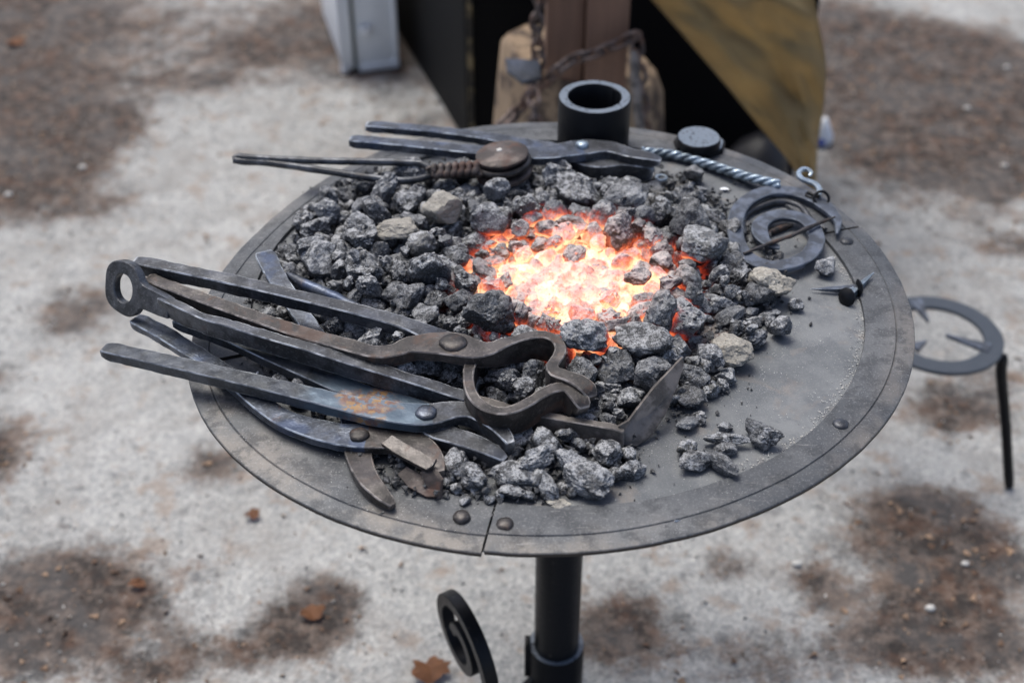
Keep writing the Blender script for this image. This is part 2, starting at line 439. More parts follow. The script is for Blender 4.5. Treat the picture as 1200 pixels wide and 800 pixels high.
k = NT('yard_ground')              # gravelly worn asphalt with brown, damp dirt patches and painted-in corner darkening
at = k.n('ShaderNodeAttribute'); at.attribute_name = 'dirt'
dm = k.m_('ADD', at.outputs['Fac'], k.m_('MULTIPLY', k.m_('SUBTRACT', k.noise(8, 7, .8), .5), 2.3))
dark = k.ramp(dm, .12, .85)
st = k.voro(85, out='Color'); sb = k.xyz(st)
c = k.mix(k.ramp(k.noise(2.6, 6, .7), .38, .62), (.225, .225, .218), (.41, .41, .40))
c = k.mix(.36, c, k.mix(sb[0], (.15, .165, .175), (.50, .50, .475)))
st2 = k.xyz(k.voro(210, out='Color'))
c = k.mix(.32, c, k.mix(st2[1], (.09, .10, .11), (.56, .54, .51)))
c = k.mix(k.m_('MULTIPLY', k.ramp(k.noise(13, 5, .65), .53, .66), .6), c, (.24, .175, .13))
c = k.mix(k.m_('MULTIPLY', k.ramp(k.noise(24, 4, .65), .58, .68), .55), c, (.08, .083, .09))
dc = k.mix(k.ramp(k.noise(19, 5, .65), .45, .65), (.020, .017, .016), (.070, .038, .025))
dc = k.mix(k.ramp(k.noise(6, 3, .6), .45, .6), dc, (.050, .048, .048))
bw = k.m_('MULTIPLY', k.ramp(k.m_('ADD', at.outputs['Fac'], k.m_('MULTIPLY', k.m_('SUBTRACT', k.noise(15, 6, .8), .5), 2.2)), .3, .75), .75)
c = k.mix(k.m_('MULTIPLY', k.ramp(k.noise(5, 7, .75), .46, .66), .45), c, (.20, .185, .17))
c = k.mix(bw, c, (.16, .105, .075))
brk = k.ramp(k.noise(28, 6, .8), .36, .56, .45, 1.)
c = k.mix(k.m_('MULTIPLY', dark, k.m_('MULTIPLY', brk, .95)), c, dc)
h = k.voro(85); nb = k.bump(h, .004, .6); nb = k.bump(k.noise(240, 4), .002, .6, nb)
M['ground'] = k.set(base=c, rough=.85, normal=nb, spec=.3)
k = NT('chip_wood'); M['chips'] = k.set(base=k.mix(k.ramp(k.noise(20), .4, .6), (.09, .05, .03), (.30, .20, .13)), rough=.8)
k = NT('pebble'); M['pebble'] = k.set(base=k.mix(k.ramp(k.noise(18, 1), .4, .6), (.13, .13, .13), (.40, .38, .35)), rough=.8)
k = NT('leaf_brown'); M['leaf'] = k.set(base=k.mix(k.noise(60, 4), (.30, .13, .05), (.16, .07, .04)), rough=.7)

k = NT('aluminium'); g = k.noise(80, 3)
M['alu'] = k.set(base=k.mix(g, (.72, .74, .76), (.8, .81, .82)), rough=.4, metal=.1, normal=k.bump(g, .0005, .3))
k = NT('alu_panel'); M['alu_panel'] = k.set(base=k.mix(k.noise(40, 3), (.76, .79, .80), (.82, .84, .85)), rough=.5, metal=.05)
k = NT('groove'); M['groove'] = k.set(base=(.12, .14, .13), rough=.6)
k = NT('black_board'); g = k.noise(30, 5, .7); sc_ = k.n('ShaderNodeMapping'); k.l(k.pos(), sc_.inputs[0]); sc_.inputs['Scale'].default_value = (60, 60, 3)
M['black_board'] = k.set(base=k.mix(k.m_('MULTIPLY', k.ramp(k.noise(1, 4, .7, vec=sc_.outputs[0]), .64, .72), .5), (.003, .003, .0035), (.10, .08, .035)), rough=.75, spec=.2, normal=k.bump(g, .002, .4))
k = NT('scratch'); M['scratch'] = k.set(base=k.mix(k.ramp(k.noise(24, 4, .7), .45, .6), (.02, .018, .014), (.22, .17, .09)), rough=.8)
k = NT('black_cloth'); M['black_cloth'] = k.set(base=(.004, .004, .005), rough=.9, spec=.1)
k = NT('black_leather'); g = k.noise(60, 4); M['leather'] = k.set(base=(.018, .018, .021), rough=.45, spec=.3, normal=k.bump(g, .002, .5))
k = NT('brown_sole'); M['sole'] = k.set(base=(.11, .06, .04), rough=.8)
k = NT('tan_canvas'); g = k.noise(7, 5, .6); wv = k.noise(500, 2)
M['canvas'] = k.set(base=k.mix(k.ramp(g, .35, .65), (.38, .285, .145), (.42, .32, .165)), rough=.9, spec=.15, normal=k.bump(wv, .001, .5), sheen=.1)
k = NT('log_wood'); g = k.noise(14, 5, .65); mp = k.n('ShaderNodeMapping'); k.l(k.pos(), mp.inputs[0]); mp.inputs['Scale'].default_value = (70, 70, 5)
c = k.mix(k.noise(1, 5, .6, vec=mp.outputs[0]), (.13, .085, .055), (.34, .25, .16))
c = k.mix(k.m_('MULTIPLY', k.ramp(g, .46, .58), .85), c, (.04, .026, .02))
M['log'] = k.set(base=c, rough=.8, normal=k.bump(g, .006, .6))
k = NT('beam_wood'); mp = k.n('ShaderNodeMapping'); k.l(k.pos(), mp.inputs[0]); mp.inputs['Scale'].default_value = (90, 90, 4)
g = k.noise(1, 5, .65, vec=mp.outputs[0])
M['beam'] = k.set(base=k.mix(g, (.09, .05, .036), (.26, .15, .10)), rough=.75, normal=k.bump(g, .002, .6))
M['chain'] = forged('chain_iron', (.07, .055, .05), (.22, .18, .16), (.12, .065, .045), .5, metal=.4, rough=.6)
k = NT('white_plastic'); M['white'] = k.set(base=(.75, .77, .8), rough=.4)
k = NT('blue_print'); M['blue'] = k.set(base=(.05, .09, .4), rough=.4)

# settled coke lumps: mesh, place and size in 0.1 mm, turn as a quaternion in 1/100; largest in view first
COALS = """
12 768 -1381 461 63 70 33 -2 283 188 214
7 884 1814 375 43 -82 29 25 307 230 217
0 1156 -1635 259 8 -76 64 8 235 215 161
14 -965 -125 457 52 50 -52 46 252 215 159
11 1935 -912 334 75 -18 -16 62 316 244 185
13 1438 1534 433 64 -70 -32 10 305 183 226
1 -291 1047 434 26 95 -17 -4 223 149 172
14 2192 1012 474 62 -47 58 -25 317 218 226
8 1344 838 358 37 52 51 -58 254 194 170
12 1629 -940 450 38 40 0 -83 242 192 180
1 1507 -1749 256 25 71 31 -58 205 198 172
5 -1702 25 390 11 52 83 15 264 213 225
12 -177 -2086 237 18 -30 29 89 215 159 154
6 1338 -2403 188 79 10 46 40 227 169 154
4 -1845 657 424 95 -1 -23 -20 210 176 135
15 -1091 618 351 77 -27 5 57 201 171 151
11 -1377 1580 341 9 95 20 22 215 178 152
10 1926 -1622 131 81 -52 -2 -25 215 163 176
12 -1688 1962 268 13 46 2 -88 259 176 137
13 2189 -1323 141 13 44 83 33 179 146 116
1 1152 1229 385 4 -44 20 88 188 176 142
9 2963 1660 123 34 -7 -45 82 246 190 154
2 -2370 1449 270 1 5 100 -2 174 164 149
14 -1639 -296 360 35 -12 -87 -33 168 105 114
0 725 -1875 384 13 37 80 45 183 130 104
11 1880 1310 279 47 59 -52 40 230 216 180
15 -954 -1577 425 49 79 3 -36 253 176 183
0 242 -1779 210 57 -10 -70 -42 247 162 138
1 -1709 1342 265 21 -45 -32 -81 252 168 133
6 -2447 1168 167 26 79 -49 -25 178 187 179
5 -991 -837 294 30 -76 57 -8 192 193 124
15 2070 -181 320 31 74 4 -60 201 154 118
3 -597 -551 295 32 13 -90 -28 188 167 140
4 673 2132 363 12 34 -49 79 287 211 173
6 526 1302 307 80 -34 47 17 178 153 179
10 1501 -110 379 16 -7 98 -4 163 154 121
13 2498 -611 139 34 -8 84 -42 195 129 109
1 123 -2105 340 51 72 24 41 109 97 102
12 -552 -288 442 2 -56 -68 48 173 153 114
2 -428 861 166 56 82 5 7 211 147 127
9 2344 -301 126 2 5 97 24 251 175 169
7 1188 -3075 71 16 -6 98 10 147 83 98
12 -1358 2532 201 26 19 64 70 215 212 197
15 3060 -777 121 39 30 77 -41 160 96 104
14 -340 115 304 44 -14 34 -82 133 150 113
12 -1292 -18 324 60 42 -61 -30 175 169 133
12 148 1256 488 38 22 86 25 160 130 108
14 2696 447 154 46 -80 9 37 166 152 160
2 764 524 282 65 -57 -40 29 164 101 112
15 1492 -2562 80 87 -1 49 -1 109 111 95
1 1788 234 339 69 51 30 42 112 120 120
2 1118 -559 355 6 -43 86 -26 160 106 98
3 -544 -3013 94 33 65 52 44 190 122 132
7 1321 309 231 52 -21 67 49 156 120 122
13 2077 -554 425 85 23 33 -33 127 118 113
11 769 -866 346 39 -83 -10 -39 161 162 120
8 -885 -498 285 32 -43 42 -73 201 119 116
14 1235 -2106 195 32 63 69 -16 155 108 111
1 426 980 316 23 17 93 21 146 112 109
7 638 891 355 25 -71 -62 22 144 128 114
14 1707 706 421 48 57 -53 -40 174 107 107
12 2743 -914 106 27 -12 26 -92 157 125 102
0 -1519 -1169 326 5 76 34 -54 254 188 225
9 2420 2600 139 40 75 -52 6 209 178 150
11 -2165 2106 129 28 81 -33 -38 189 176 133
12 -1876 996 360 16 40 81 40 198 130 132
12 -2050 197 241 68 3 56 47 145 114 134
1 1636 1180 393 10 31 18 -93 164 122 133
9 -2090 521 220 3 78 -42 46 225 182 198
2 -1988 -992 502 8 63 70 -33 146 107 106
0 2732 185 138 66 49 55 -12 151 152 122
9 1612 -2360 74 4 -100 -2 6 137 125 110
14 95 952 344 84 24 -10 47 117 95 102
12 1804 528 261 11 78 26 56 155 129 142
14 2454 37 242 75 36 -31 46 166 98 101
3 -1196 -1735 191 10 -88 1 -47 204 189 160
6 -1605 538 222 66 -27 49 50 195 165 139
5 1832 -272 393 77 -48 -15 40 158 135 107
9 -1755 -909 383 8 -45 -87 -20 234 197 140
13 -700 -1616 272 53 1 -3 85 141 127 106
1 -75 -1796 422 9 4 81 58 169 133 95
5 879 1381 245 25 -87 42 9 206 135 135
12 521 696 282 78 47 -39 13 127 97 95
1 67 -799 379 49 -43 -61 44 146 149 95
2 -907 2230 126 26 14 96 -5 209 176 122
2 -71 188 142 5 -11 -15 98 198 153 117
2 -2670 640 159 21 -9 -91 34 196 157 113
12 1020 -899 326 76 -60 -23 -7 176 129 140
14 271 -2649 524 52 21 75 -35 212 185 176
0 136 545 235 16 18 9 -96 123 126 122
5 -1228 1091 319 60 75 -23 -17 212 218 167
11 -704 487 229 37 -77 -40 -33 186 163 149
3 3002 641 127 82 49 -5 31 180 138 151
5 2047 -1456 145 32 3 33 89 147 85 99
9 -1662 -301 156 83 30 -2 -48 185 168 140
13 -2412 1759 253 66 35 -65 -13 219 190 140
6 -197 -287 272 63 74 -19 -17 192 197 133
7 421 -202 212 29 -51 80 -11 179 141 111
5 2790 1284 116 34 -83 40 -18 176 148 118
5 2351 -1577 71 42 -21 -42 78 115 102 94
12 1078 694 302 8 -39 83 39 103 107 79
13 434 463 149 57 28 28 -72 172 161 123
3 1847 -1180 184 67 -30 -4 -68 168 168 159
4 -717 -862 230 39 22 61 -65 125 112 91
2 994 -2338 98 40 19 -45 77 108 97 82
3 1517 -760 251 40 88 -3 26 214 170 160
11 1707 -2133 86 53 -62 -12 -57 142 99 99
5 767 -2348 219 11 35 93 4 136 118 115
11 -2422 657 283 31 46 -83 -4 263 163 144
11 1049 -2045 81 9 22 92 32 155 114 114
15 258 1158 364 86 -10 -22 -45 134 105 86
14 -2658 1411 160 16 80 -29 50 182 149 114
0 -205 398 158 90 42 -5 2 153 124 106
11 1516 -484 273 36 49 -60 52 142 139 128
11 -150 704 129 35 -74 -40 42 177 136 131
13 760 1161 259 40 91 0 -12 199 141 112
1 -753 1168 145 84 16 -20 47 170 139 119
8 2844 634 262 62 -41 14 65 112 111 92
6 2590 -212 235 8 -85 17 49 112 90 85
9 359 2365 262 25 -42 -86 12 208 134 130
2 -617 288 337 49 36 68 -40 107 97 89
1 1732 25 290 65 65 -17 -36 120 91 77
10 1072 -1838 88 1 -9 -98 -15 174 143 128
7 2639 1490 129 85 -47 13 18 156 121 122
5 1170 -1049 393 76 60 20 14 156 99 89
10 2566 -817 137 19 -59 -21 76 131 123 133
15 314 848 144 12 24 -39 -88 164 134 97
8 480 -1091 371 85 26 29 -36 123 89 97
4 2136 -1819 65 19 -13 97 12 138 104 80
4 543 -2678 208 6 13 -98 -10 96 84 72
10 706 -2694 80 23 29 15 92 103 114 88
8 -789 94 265 79 -38 31 -37 230 167 156
5 -2675 215 183 1 -85 -22 47 160 148 156
5 1730 -1443 253 21 -15 -82 -51 154 119 117
3 -1896 1461 342 25 91 19 28 166 119 104
10 1025 930 336 15 72 -42 -53 150 109 88
0 -1472 170 352 38 29 -74 -47 115 98 76
14 77 2048 429 23 -13 24 94 237 206 197
3 1557 884 424 45 30 -84 -5 124 102 90
5 -2075 60 119 14 49 -84 15 152 129 104
12 -709 2476 248 71 63 -31 0 219 194 176
9 -1964 2217 261 34 23 79 45 174 121 115
0 1447 600 159 46 -49 -35 -65 142 128 123
7 1685 -270 247 10 -18 97 -16 184 150 138
15 3347 -264 76 69 4 4 -72 89 76 69
2 1898 2310 91 39 26 -56 -68 158 98 114
8 401 1541 421 63 -15 29 -70 98 96 75
9 -831 608 390 60 -45 -4 66 118 104 93
9 220 -773 122 16 0 85 -50 196 142 134
1 -804 -290 379 57 48 -11 66 74 84 68
2 1864 753 245 12 40 -20 -89 177 143 125
6 396 -899 227 57 62 34 -42 197 132 128
8 -553 2027 279 2 -16 -54 -83 167 117 139
6 2177 -510 246 79 -39 46 -13 135 109 100
10 590 -1364 243 16 60 -17 77 218 176 142
14 2299 2155 92 13 -43 -88 -15 155 145 128
0 2429 1981 122 14 22 -51 -82 115 133 122
2 -698 1510 160 20 -79 8 57 224 160 156
3 -1890 -216 354 18 76 1 63 80 75 67
15 148 -1180 315 53 -34 -13 -76 165 136 116
1 1023 -2204 160 71 16 -62 -30 82 70 67
7 -450 1404 252 89 7 33 -30 195 156 106
5 -110 -33 255 96 -7 -24 15 131 108 81
14 833 982 314 0 -61 62 -49 111 98 72
13 41 692 260 52 2 74 43 109 75 79
10 -609 -1692 132 11 24 -34 -90 200 172 111
13 2992 1418 105 51 6 71 48 122 105 84
14 2815 880 308 57 68 -30 -36 95 78 64
14 -1366 -254 235 32 87 -38 2 181 153 133
9 2063 -1048 113 9 54 -28 79 131 116 87
8 1153 618 123 81 25 -34 41 137 107 89
1 -1840 -339 254 41 23 -18 -86 109 80 63
11 -280 -969 232 77 18 -28 54 179 139 99
12 2286 -1712 47 74 35 5 -57 77 71 55
9 57 2273 144 51 -58 -26 58 163 157 180
3 -908 729 421 5 18 98 -1 98 73 70
0 908 -1614 333 13 13 -94 -30 74 73 61
7 1980 -2237 53 32 -87 -38 -2 84 82 71
6 -264 761 221 82 42 -24 30 102 66 68
15 2067 176 302 43 12 85 27 143 85 102
8 1932 -392 230 30 46 -38 74 142 136 148
7 -2612 -481 180 63 71 -6 -32 149 143 121
7 876 -2144 79 73 20 -27 59 120 97 82
7 1975 1882 141 70 -24 47 47 162 129 125
9 1387 1085 443 36 10 89 -28 159 124 104
6 146 326 101 1 -1 -42 -90 151 151 102
12 -14 -2782 103 42 90 5 9 186 146 117
11 2869 1008 121 49 23 -78 32 192 154 118
14 -148 884 189 39 56 -59 44 118 108 82
13 1685 575 148 52 -69 39 32 147 85 77
5 2406 -141 197 34 -93 4 -8 90 68 63
2 -1248 -1409 479 22 34 -92 -2 102 72 56
3 3271 701 65 11 -26 94 -20 128 103 91
2 -1338 370 138 51 -80 4 31 231 184 168
9 -1499 51 150 10 15 -65 74 148 146 142
6 -1244 -633 222 66 64 -2 38 177 114 106
4 407 -596 153 65 -46 -26 -55 182 119 99
8 -538 -758 217 92 -12 -28 26 121 89 103
1 -247 2013 166 54 -82 1 -21 169 125 119
3 1595 729 269 44 -89 13 6 90 82 61
4 -312 596 103 23 38 90 -4 169 126 153
9 -1838 36 591 50 -66 44 -34 85 64 75
12 2487 -120 313 66 11 -45 -59 84 79 54
12 113 -356 210 71 30 36 53 114 93 63
7 2765 -266 191 6 15 -68 71 105 84 91
8 2800 -372 68 7 -25 82 52 81 69 66
12 2993 -585 59 49 57 18 63 85 82 61
12 2698 -954 262 25 -14 90 -33 70 67 47
15 -1667 2596 140 32 69 -45 -48 197 140 113
5 3140 943 108 5 2 92 -40 119 100 120
9 2367 403 134 89 -2 -38 -25 143 130 118
12 -2839 -477 72 12 35 -21 -90 98 111 98
6 1116 -2279 141 19 3 22 -96 62 67 56
0 1275 2258 192 18 37 79 -46 186 133 98
10 2206 1928 125 34 27 -71 55 163 124 107
7 1965 1718 249 21 -72 64 14 120 108 89
3 -2687 1228 252 67 -19 70 17 78 70 65
15 3144 1190 98 34 -76 -54 14 144 95 100
12 937 972 190 62 32 -50 -51 120 74 83
6 -493 2289 107 47 73 39 30 174 142 135
15 1224 1782 400 36 65 64 20 94 86 81
10 -104 1147 321 71 43 -49 27 142 106 117
15 -1536 802 295 70 -5 8 -71 166 104 113
8 983 573 135 41 38 53 -64 119 114 127
14 2059 561 113 20 15 -53 81 165 120 129
15 -447 331 226 6 84 52 11 125 136 109
9 1532 169 273 2 67 -74 -4 171 136 85
1 7 -2565 271 50 -71 -45 -21 164 167 118
2 -1222 1810 362 82 -28 -43 25 109 101 96
0 -755 1745 330 8 62 68 38 116 136 114
8 269 1474 282 65 30 44 -54 202 153 166
15 -2492 -1644 78 94 -10 18 28 160 104 78
10 544 -2324 74 53 -18 30 -77 144 111 84
13 396 2715 95 61 58 -5 -53 135 86 103
5 228 934 254 58 48 -38 -55 86 94 71
15 1039 -1141 139 60 -38 52 48 187 170 169
1 -1488 -1536 372 10 -54 -56 -61 178 147 116
0 159 -2587 103 21 68 -35 60 98 91 87
6 -2139 1424 141 28 -13 95 -5 116 93 102
8 -689 -278 172 4 62 -13 78 165 135 124
12 -585 -1101 314 58 72 33 -17 85 73 55
2 -26 -1920 295 51 -57 -64 -10 99 114 73
8 -1228 2182 158 19 -48 28 -80 170 121 97
7 -2863 921 53 28 -44 -83 20 106 77 75
15 -960 -254 210 45 74 45 -22 154 134 92
9 -882 -733 107 16 6 -59 79 249 149 159
7 -1288 435 361 56 46 -67 -15 81 66 57
8 2294 -84 230 44 -68 12 -57 60 59 60
14 1361 -1006 338 19 -65 -16 72 170 137 121
3 -2127 1839 118 13 -92 1 -37 87 91 60
12 -43 974 246 59 35 69 22 72 75 71
10 -2751 1222 58 10 67 -43 -60 71 64 64
3 -182 -1127 255 39 66 37 52 79 74 62
5 88 -1971 110 27 20 -57 75 142 101 111
4 764 -2146 245 73 60 24 -23 137 129 94
12 652 2484 288 70 -2 69 17 170 196 126
1 -401 1775 250 89 -18 -40 14 100 99 76
11 -602 1619 337 83 -44 -16 31 100 103 76
2 -706 777 203 68 38 58 -25 133 109 81
4 776 946 131 64 -41 -14 -63 166 107 106
3 2396 224 245 58 51 -64 7 107 62 56
8 -514 -1787 349 79 22 -31 -47 74 69 75
5 1319 -1930 102 83 -27 -42 26 120 105 86
4 2522 2215 102 11 -58 46 -66 126 101 94
2 -540 1842 392 54 35 -36 -67 166 129 96
8 -605 1296 66 46 -23 0 86 115 94 72
11 2730 812 105 36 1 -86 35 145 149 135
13 -1323 695 146 71 -58 -38 -12 136 137 102
2 -1864 -1145 252 26 37 44 -77 97 68 73
4 862 -1918 166 70 66 -28 -3 133 93 77
0 -34 1530 298 9 -34 60 -72 122 105 83
2 1696 966 296 52 69 -10 50 148 113 98
1 -2196 -598 251 84 -31 -37 -26 120 126 110
1 2253 -869 52 41 53 -54 -51 87 68 57
5 1371 1937 280 25 -4 96 11 240 228 180
7 -1777 2194 126 73 46 -30 -40 219 188 171
1 -1098 1894 153 59 -51 -33 -53 178 128 116
12 552 1877 288 40 -3 -64 65 84 59 53
15 1516 987 260 74 33 50 32 109 94 72
8 -316 -1551 276 3 -79 18 -58 201 139 102
2 1589 2313 176 17 -55 -38 72 129 104 95
3 2134 2467 55 48 84 10 -22 60 66 66
11 -2562 1656 206 58 20 -65 44 80 78 65
0 152 1073 132 90 42 -2 -14 223 145 131
6 2957 441 147 66 72 -22 8 96 66 71
6 819 -1431 177 58 -16 -34 -72 131 101 85
6 138 -1468 314 60 67 43 -8 296 236 169
9 1050 2066 290 96 -4 -14 -24 139 106 92
3 -115 1723 250 9 79 57 -21 158 123 107
11 -179 1349 235 26 -86 -25 -35 194 155 134
6 2425 1151 218 24 84 45 19 151 150 136
6 -2348 979 176 38 -14 -50 76 125 98 104
6 -2551 408 118 15 -18 -76 60 141 99 90
14 -610 -16 398 20 48 -83 -22 76 66 69
13 2662 -165 89 71 29 3 64 117 94 85
10 2259 -628 132 16 5 -95 28 100 69 59
12 -80 -966 296 93 24 11 -24 101 96 99
0 2053 627 335 59 -11 79 15 98 83 72
3 143 807 145 15 82 43 36 109 106 104
13 -484 -94 270 62 35 12 -69 109 112 89
12 1142 -345 157 27 -32 -90 11 206 142 116
10 -1090 2312 234 69 -20 28 63 121 83 81
8 1845 2040 69 88 -46 15 0 111 103 102
7 74 1697 154 10 -50 4 86 186 182 141
7 616 1608 208 23 -38 -88 18 137 118 115
14 -2186 955 173 93 6 20 -30 80 72 67
8 -1297 871 211 15 18 63 -74 149 114 97
4 -882 -1602 112 49 71 1 51 147 138 132
2 -1675 1562 291 11 -7 -83 55 91 74 57
11 1875 984 204 12 -83 -34 -42 139 104 89
6 -963 879 180 32 -12 -24 91 220 166 167
5 -1321 -1228 387 59 -75 -28 0 83 79 67
4 1333 -1390 211 39 -78 44 -23 161 111 98
0 -28 -1556 143 6 54 21 82 153 112 109
2 -2318 -1813 83 2 -84 20 51 128 90 97
12 -1208 -2828 80 83 -21 -22 47 98 93 75
3 1023 -3132 72 26 11 86 44 121 83 63
14 910 1588 117 90 -7 -15 40 198 119 125
5 -2148 1151 100 10 72 -60 -33 149 139 115
12 -2028 790 310 15 -15 -81 -55 88 77 64
8 648 710 92 22 -22 -40 86 213 138 131
0 -677 -557 97 66 46 -54 24 106 109 79
3 -993 1184 145 62 -35 -52 -48 142 104 89
2 2747 -715 73 14 -49 56 65 93 85 67
12 -371 -1142 226 79 -5 56 25 80 80 53
9 1067 282 163 47 1 -82 32 131 115 118
4 1898 252 151 31 -78 48 -25 177 170 141
13 -1392 -393 86 32 13 -47 -81 175 103 86
1 -154 -1778 241 10 18 77 -61 146 85 73
10 1710 -1986 70 67 65 -34 9 93 79 77
11 -1389 2162 97 9 56 -18 80 151 175 112
6 -1429 1957 207 16 -7 -91 -39 138 96 98
2 -2299 1929 103 52 54 -41 52 112 120 107
13 -1019 1355 307 49 74 -29 -36 193 115 135
5 2537 1807 74 65 -1 -6 76 127 116 93
3 2497 1600 118 49 3 -87 -1 126 96 103
4 -2069 1060 226 70 30 57 -30 97 79 58
12 -2880 -75 330 82 20 41 -34 168 123 100
4 -2302 119 102 73 -60 30 -14 94 60 65
5 -1413 -72 237 81 42 10 -39 89 61 65
3 2049 -690 127 36 29 -54 -71 131 154 138
10 -528 -884 97 61 -61 -27 -44 129 90 86
6 -383 -1757 406 58 -78 24 2 119 88 78
6 373 2039 188 63 13 9 76 104 75 65
13 473 1634 324 18 71 67 -12 101 89 90
14 -2176 1668 93 18 29 88 -33 138 97 75
3 32 942 156 55 -50 -53 -40 71 75 58
10 1907 26 219 38 -64 55 38 154 112 97
1 -1340 -486 265 60 -12 52 60 99 70 57
11 2421 2462 70 17 0 10 98 77 56 64
6 -1497 1870 101 69 47 -46 31 116 103 120
2 19 663 76 26 -38 75 47 116 82 75
11 2162 211 131 37 3 -79 49 141 146 132
10 1290 -1799 50 25 57 53 57 89 54 66
1 316 -2018 114 85 10 -51 -9 127 126 117
6 839 -2309 55 54 83 -11 -9 120 71 73
11 -2359 2088 186 25 59 58 50 83 65 66
5 -1753 1688 230 89 21 -39 10 118 112 98
2 1714 1800 145 30 -34 88 -11 105 64 54
8 2133 1709 93 51 -74 -11 -42 130 134 121
13 -1860 493 297 37 79 42 -25 102 83 66
8 2595 617 176 85 22 -25 40 73 73 64
1 2481 543 207 54 12 7 83 104 88 101
0 -277 -85 260 35 -86 -27 -24 113 94 77
8 1300 -538 79 78 -41 41 -26 103 101 84
2 980 2255 151 36 40 77 35 160 161 112
15 -2577 1779 76 96 -4 28 4 132 103 83
11 -1395 1267 151 37 -26 -81 -37 176 131 122
12 0 1256 217 2 -35 -6 94 104 78 60
10 -597 1148 75 76 17 -62 -8 83 69 56
6 -1604 343 262 52 -10 6 -85 75 82 71
14 -2813 445 104 72 -36 -7 -58 175 121 107
6 -909 -446 72 46 53 -49 -52 136 104 101
1 1885 2686 54 48 85 4 20 80 59 46
0 540 2032 132 76 -9 0 -64 244 160 151
6 258 2132 86 78 16 57 -19 104 76 55
13 143 1766 558 74 -49 -45 -8 252 168 182
8 2260 465 280 43 -2 24 -87 183 163 173
15 -2645 -110 154 45 1 -37 -81 170 136 128
6 2631 -412 90 22 72 64 15 93 87 70
4 -2245 -505 74 59 -55 24 -55 131 114 101
6 -21 -1058 129 74 34 -54 21 143 132 139
3 -2064 2370 147 6 -6 -72 -69 70 58 63
9 -1512 2423 48 9 -40 91 -6 94 76 70
8 -1879 1576 158 78 57 9 -22 184 154 109
8 -1414 1468 156 39 90 -11 18 165 114 114
7 820 1195 55 27 -45 80 -31 91 64 71
13 -562 623 118 90 -5 2 -43 139 109 93
14 -2338 311 108 24 -20 -20 93 99 71 68
9 -1842 43 92 22 -46 -77 39 162 145 130
11 420 -1895 411 91 2 -37 19 289 184 157
7 -433 -1856 156 25 40 -66 -58 248 170 156
8 -1821 2598 79 52 14 -9 -83 96 92 83
4 -2104 2318 49 8 -96 24 14 90 70 62
6 -1156 1551 213 43 -74 49 -14 135 108 73
12 1003 889 73 70 52 -41 28 86 81 87
7 -1585 780 86 36 -50 -78 -10 109 113 93
0 -2281 234 44 83 -22 -14 49 77 66 60
7 63 -84 127 63 36 -68 -13 129 83 77
8 1447 -424 108 34 -21 -91 12 121 97 87
14 -686 -416 75 4 -32 55 -77 110 71 71
9 2624 -592 61 65 -18 12 73 115 90 64
0 -449 -1309 337 60 -18 57 -53 177 143 142
8 774 -1737 206 91 -38 -12 10 137 124 131
6 1444 -1971 58 3 92 -38 3 81 63 46
9 1216 -2934 46 24 -22 -12 94 64 66 50
6 2050 2056 100 63 4 -62 -46 140 93 89
8 -776 1520 457 62 43 -64 12 108 64 75
0 1159 1644 271 25 70 -59 33 143 107 94
10 -240 1778 109 21 87 22 -39 132 119 135
10 -2058 1327 170 4 -43 85 -31 77 78 67
4 -899 1290 154 70 52 17 46 73 78 53
3 -326 1163 200 32 -94 -8 12 153 99 102
11 2646 1206 62 34 78 -34 -41 108 74 65
15 1127 946 180 81 -30 28 -42 120 80 84
2 1601 1010 89 60 -47 51 -40 148 113 104
15 1123 787 54 24 61 72 -22 92 111 73
8 -998 511 137 12 47 -69 -53 188 135 119
6 1325 686 96 9 -99 8 0 97 79 79
2 2187 -73 86 5 87 -3 -49 138 121 91
8 -1141 -404 148 35 -10 93 -1 147 110 100
5 119 -561 119 59 11 79 14 166 142 133
5 -2245 -740 67 0 -79 58 -22 116 96 80
13 -2034 -829 94 80 24 -43 -34 137 102 105
0 947 -1656 65 18 -94 -6 29 92 76 81
12 152 -2094 185 13 34 -18 92 72 76 75
0 -2311 -1973 88 17 27 91 -27 119 98 117
5 -282 2268 318 56 -30 24 -73 170 176 173
8 1706 1501 137 62 -68 -34 18 205 179 144
0 378 1591 136 68 50 -54 -3 185 120 121
7 -2287 1175 62 45 70 51 22 106 63 59
1 -255 1049 90 81 40 -38 -19 121 97 90
9 -1663 978 157 43 -3 75 -50 162 140 102
3 -2005 898 119 11 -89 -43 -12 213 152 129
1 935 1087 93 37 -16 89 -21 91 58 59
5 -2430 173 58 40 91 6 10 87 75 76
2 2527 26 68 40 -78 8 47 95 91 83
8 -2064 -194 174 12 29 -91 25 234 192 132
11 -2741 -629 60 97 17 -14 11 105 83 59
7 -411 -793 145 19 16 -59 -77 97 82 72
6 2393 -774 53 19 87 45 9 90 62 46
6 -124 -1351 305 42 22 -71 52 145 111 123
7 -1231 -1368 289 39 -41 77 -31 258 165 159
2 -151 -1480 480 15 29 22 92 112 106 86
12 1221 -2236 58 65 8 -59 -48 80 86 73
7 -414 2841 123 88 34 -19 28 239 198 164
8 575 2860 93 14 -20 -20 -95 132 112 85
7 221 2857 53 6 -4 -23 -97 98 85 64
8 729 2714 75 5 10 44 -89 158 113 107
0 256 2461 142 6 -75 57 34 142 111 86
12 -475 2474 329 92 4 12 -36 106 76 75
9 160 2391 243 20 27 -65 68 91 75 57
10 217 1967 118 40 22 -60 65 161 136 102
3 1190 2216 55 44 -38 68 -44 71 69 76
10 1180 2036 69 34 78 30 -42 81 89 76
3 -308 1613 316 1 -78 -63 -4 148 158 116
6 -1362 1730 148 54 17 77 28 133 147 132
9 2672 1663 68 64 -9 -52 56 101 93 77
0 2941 1297 37 10 3 16 -98 83 73 47
13 655 1075 59 37 14 -30 -87 79 56 60
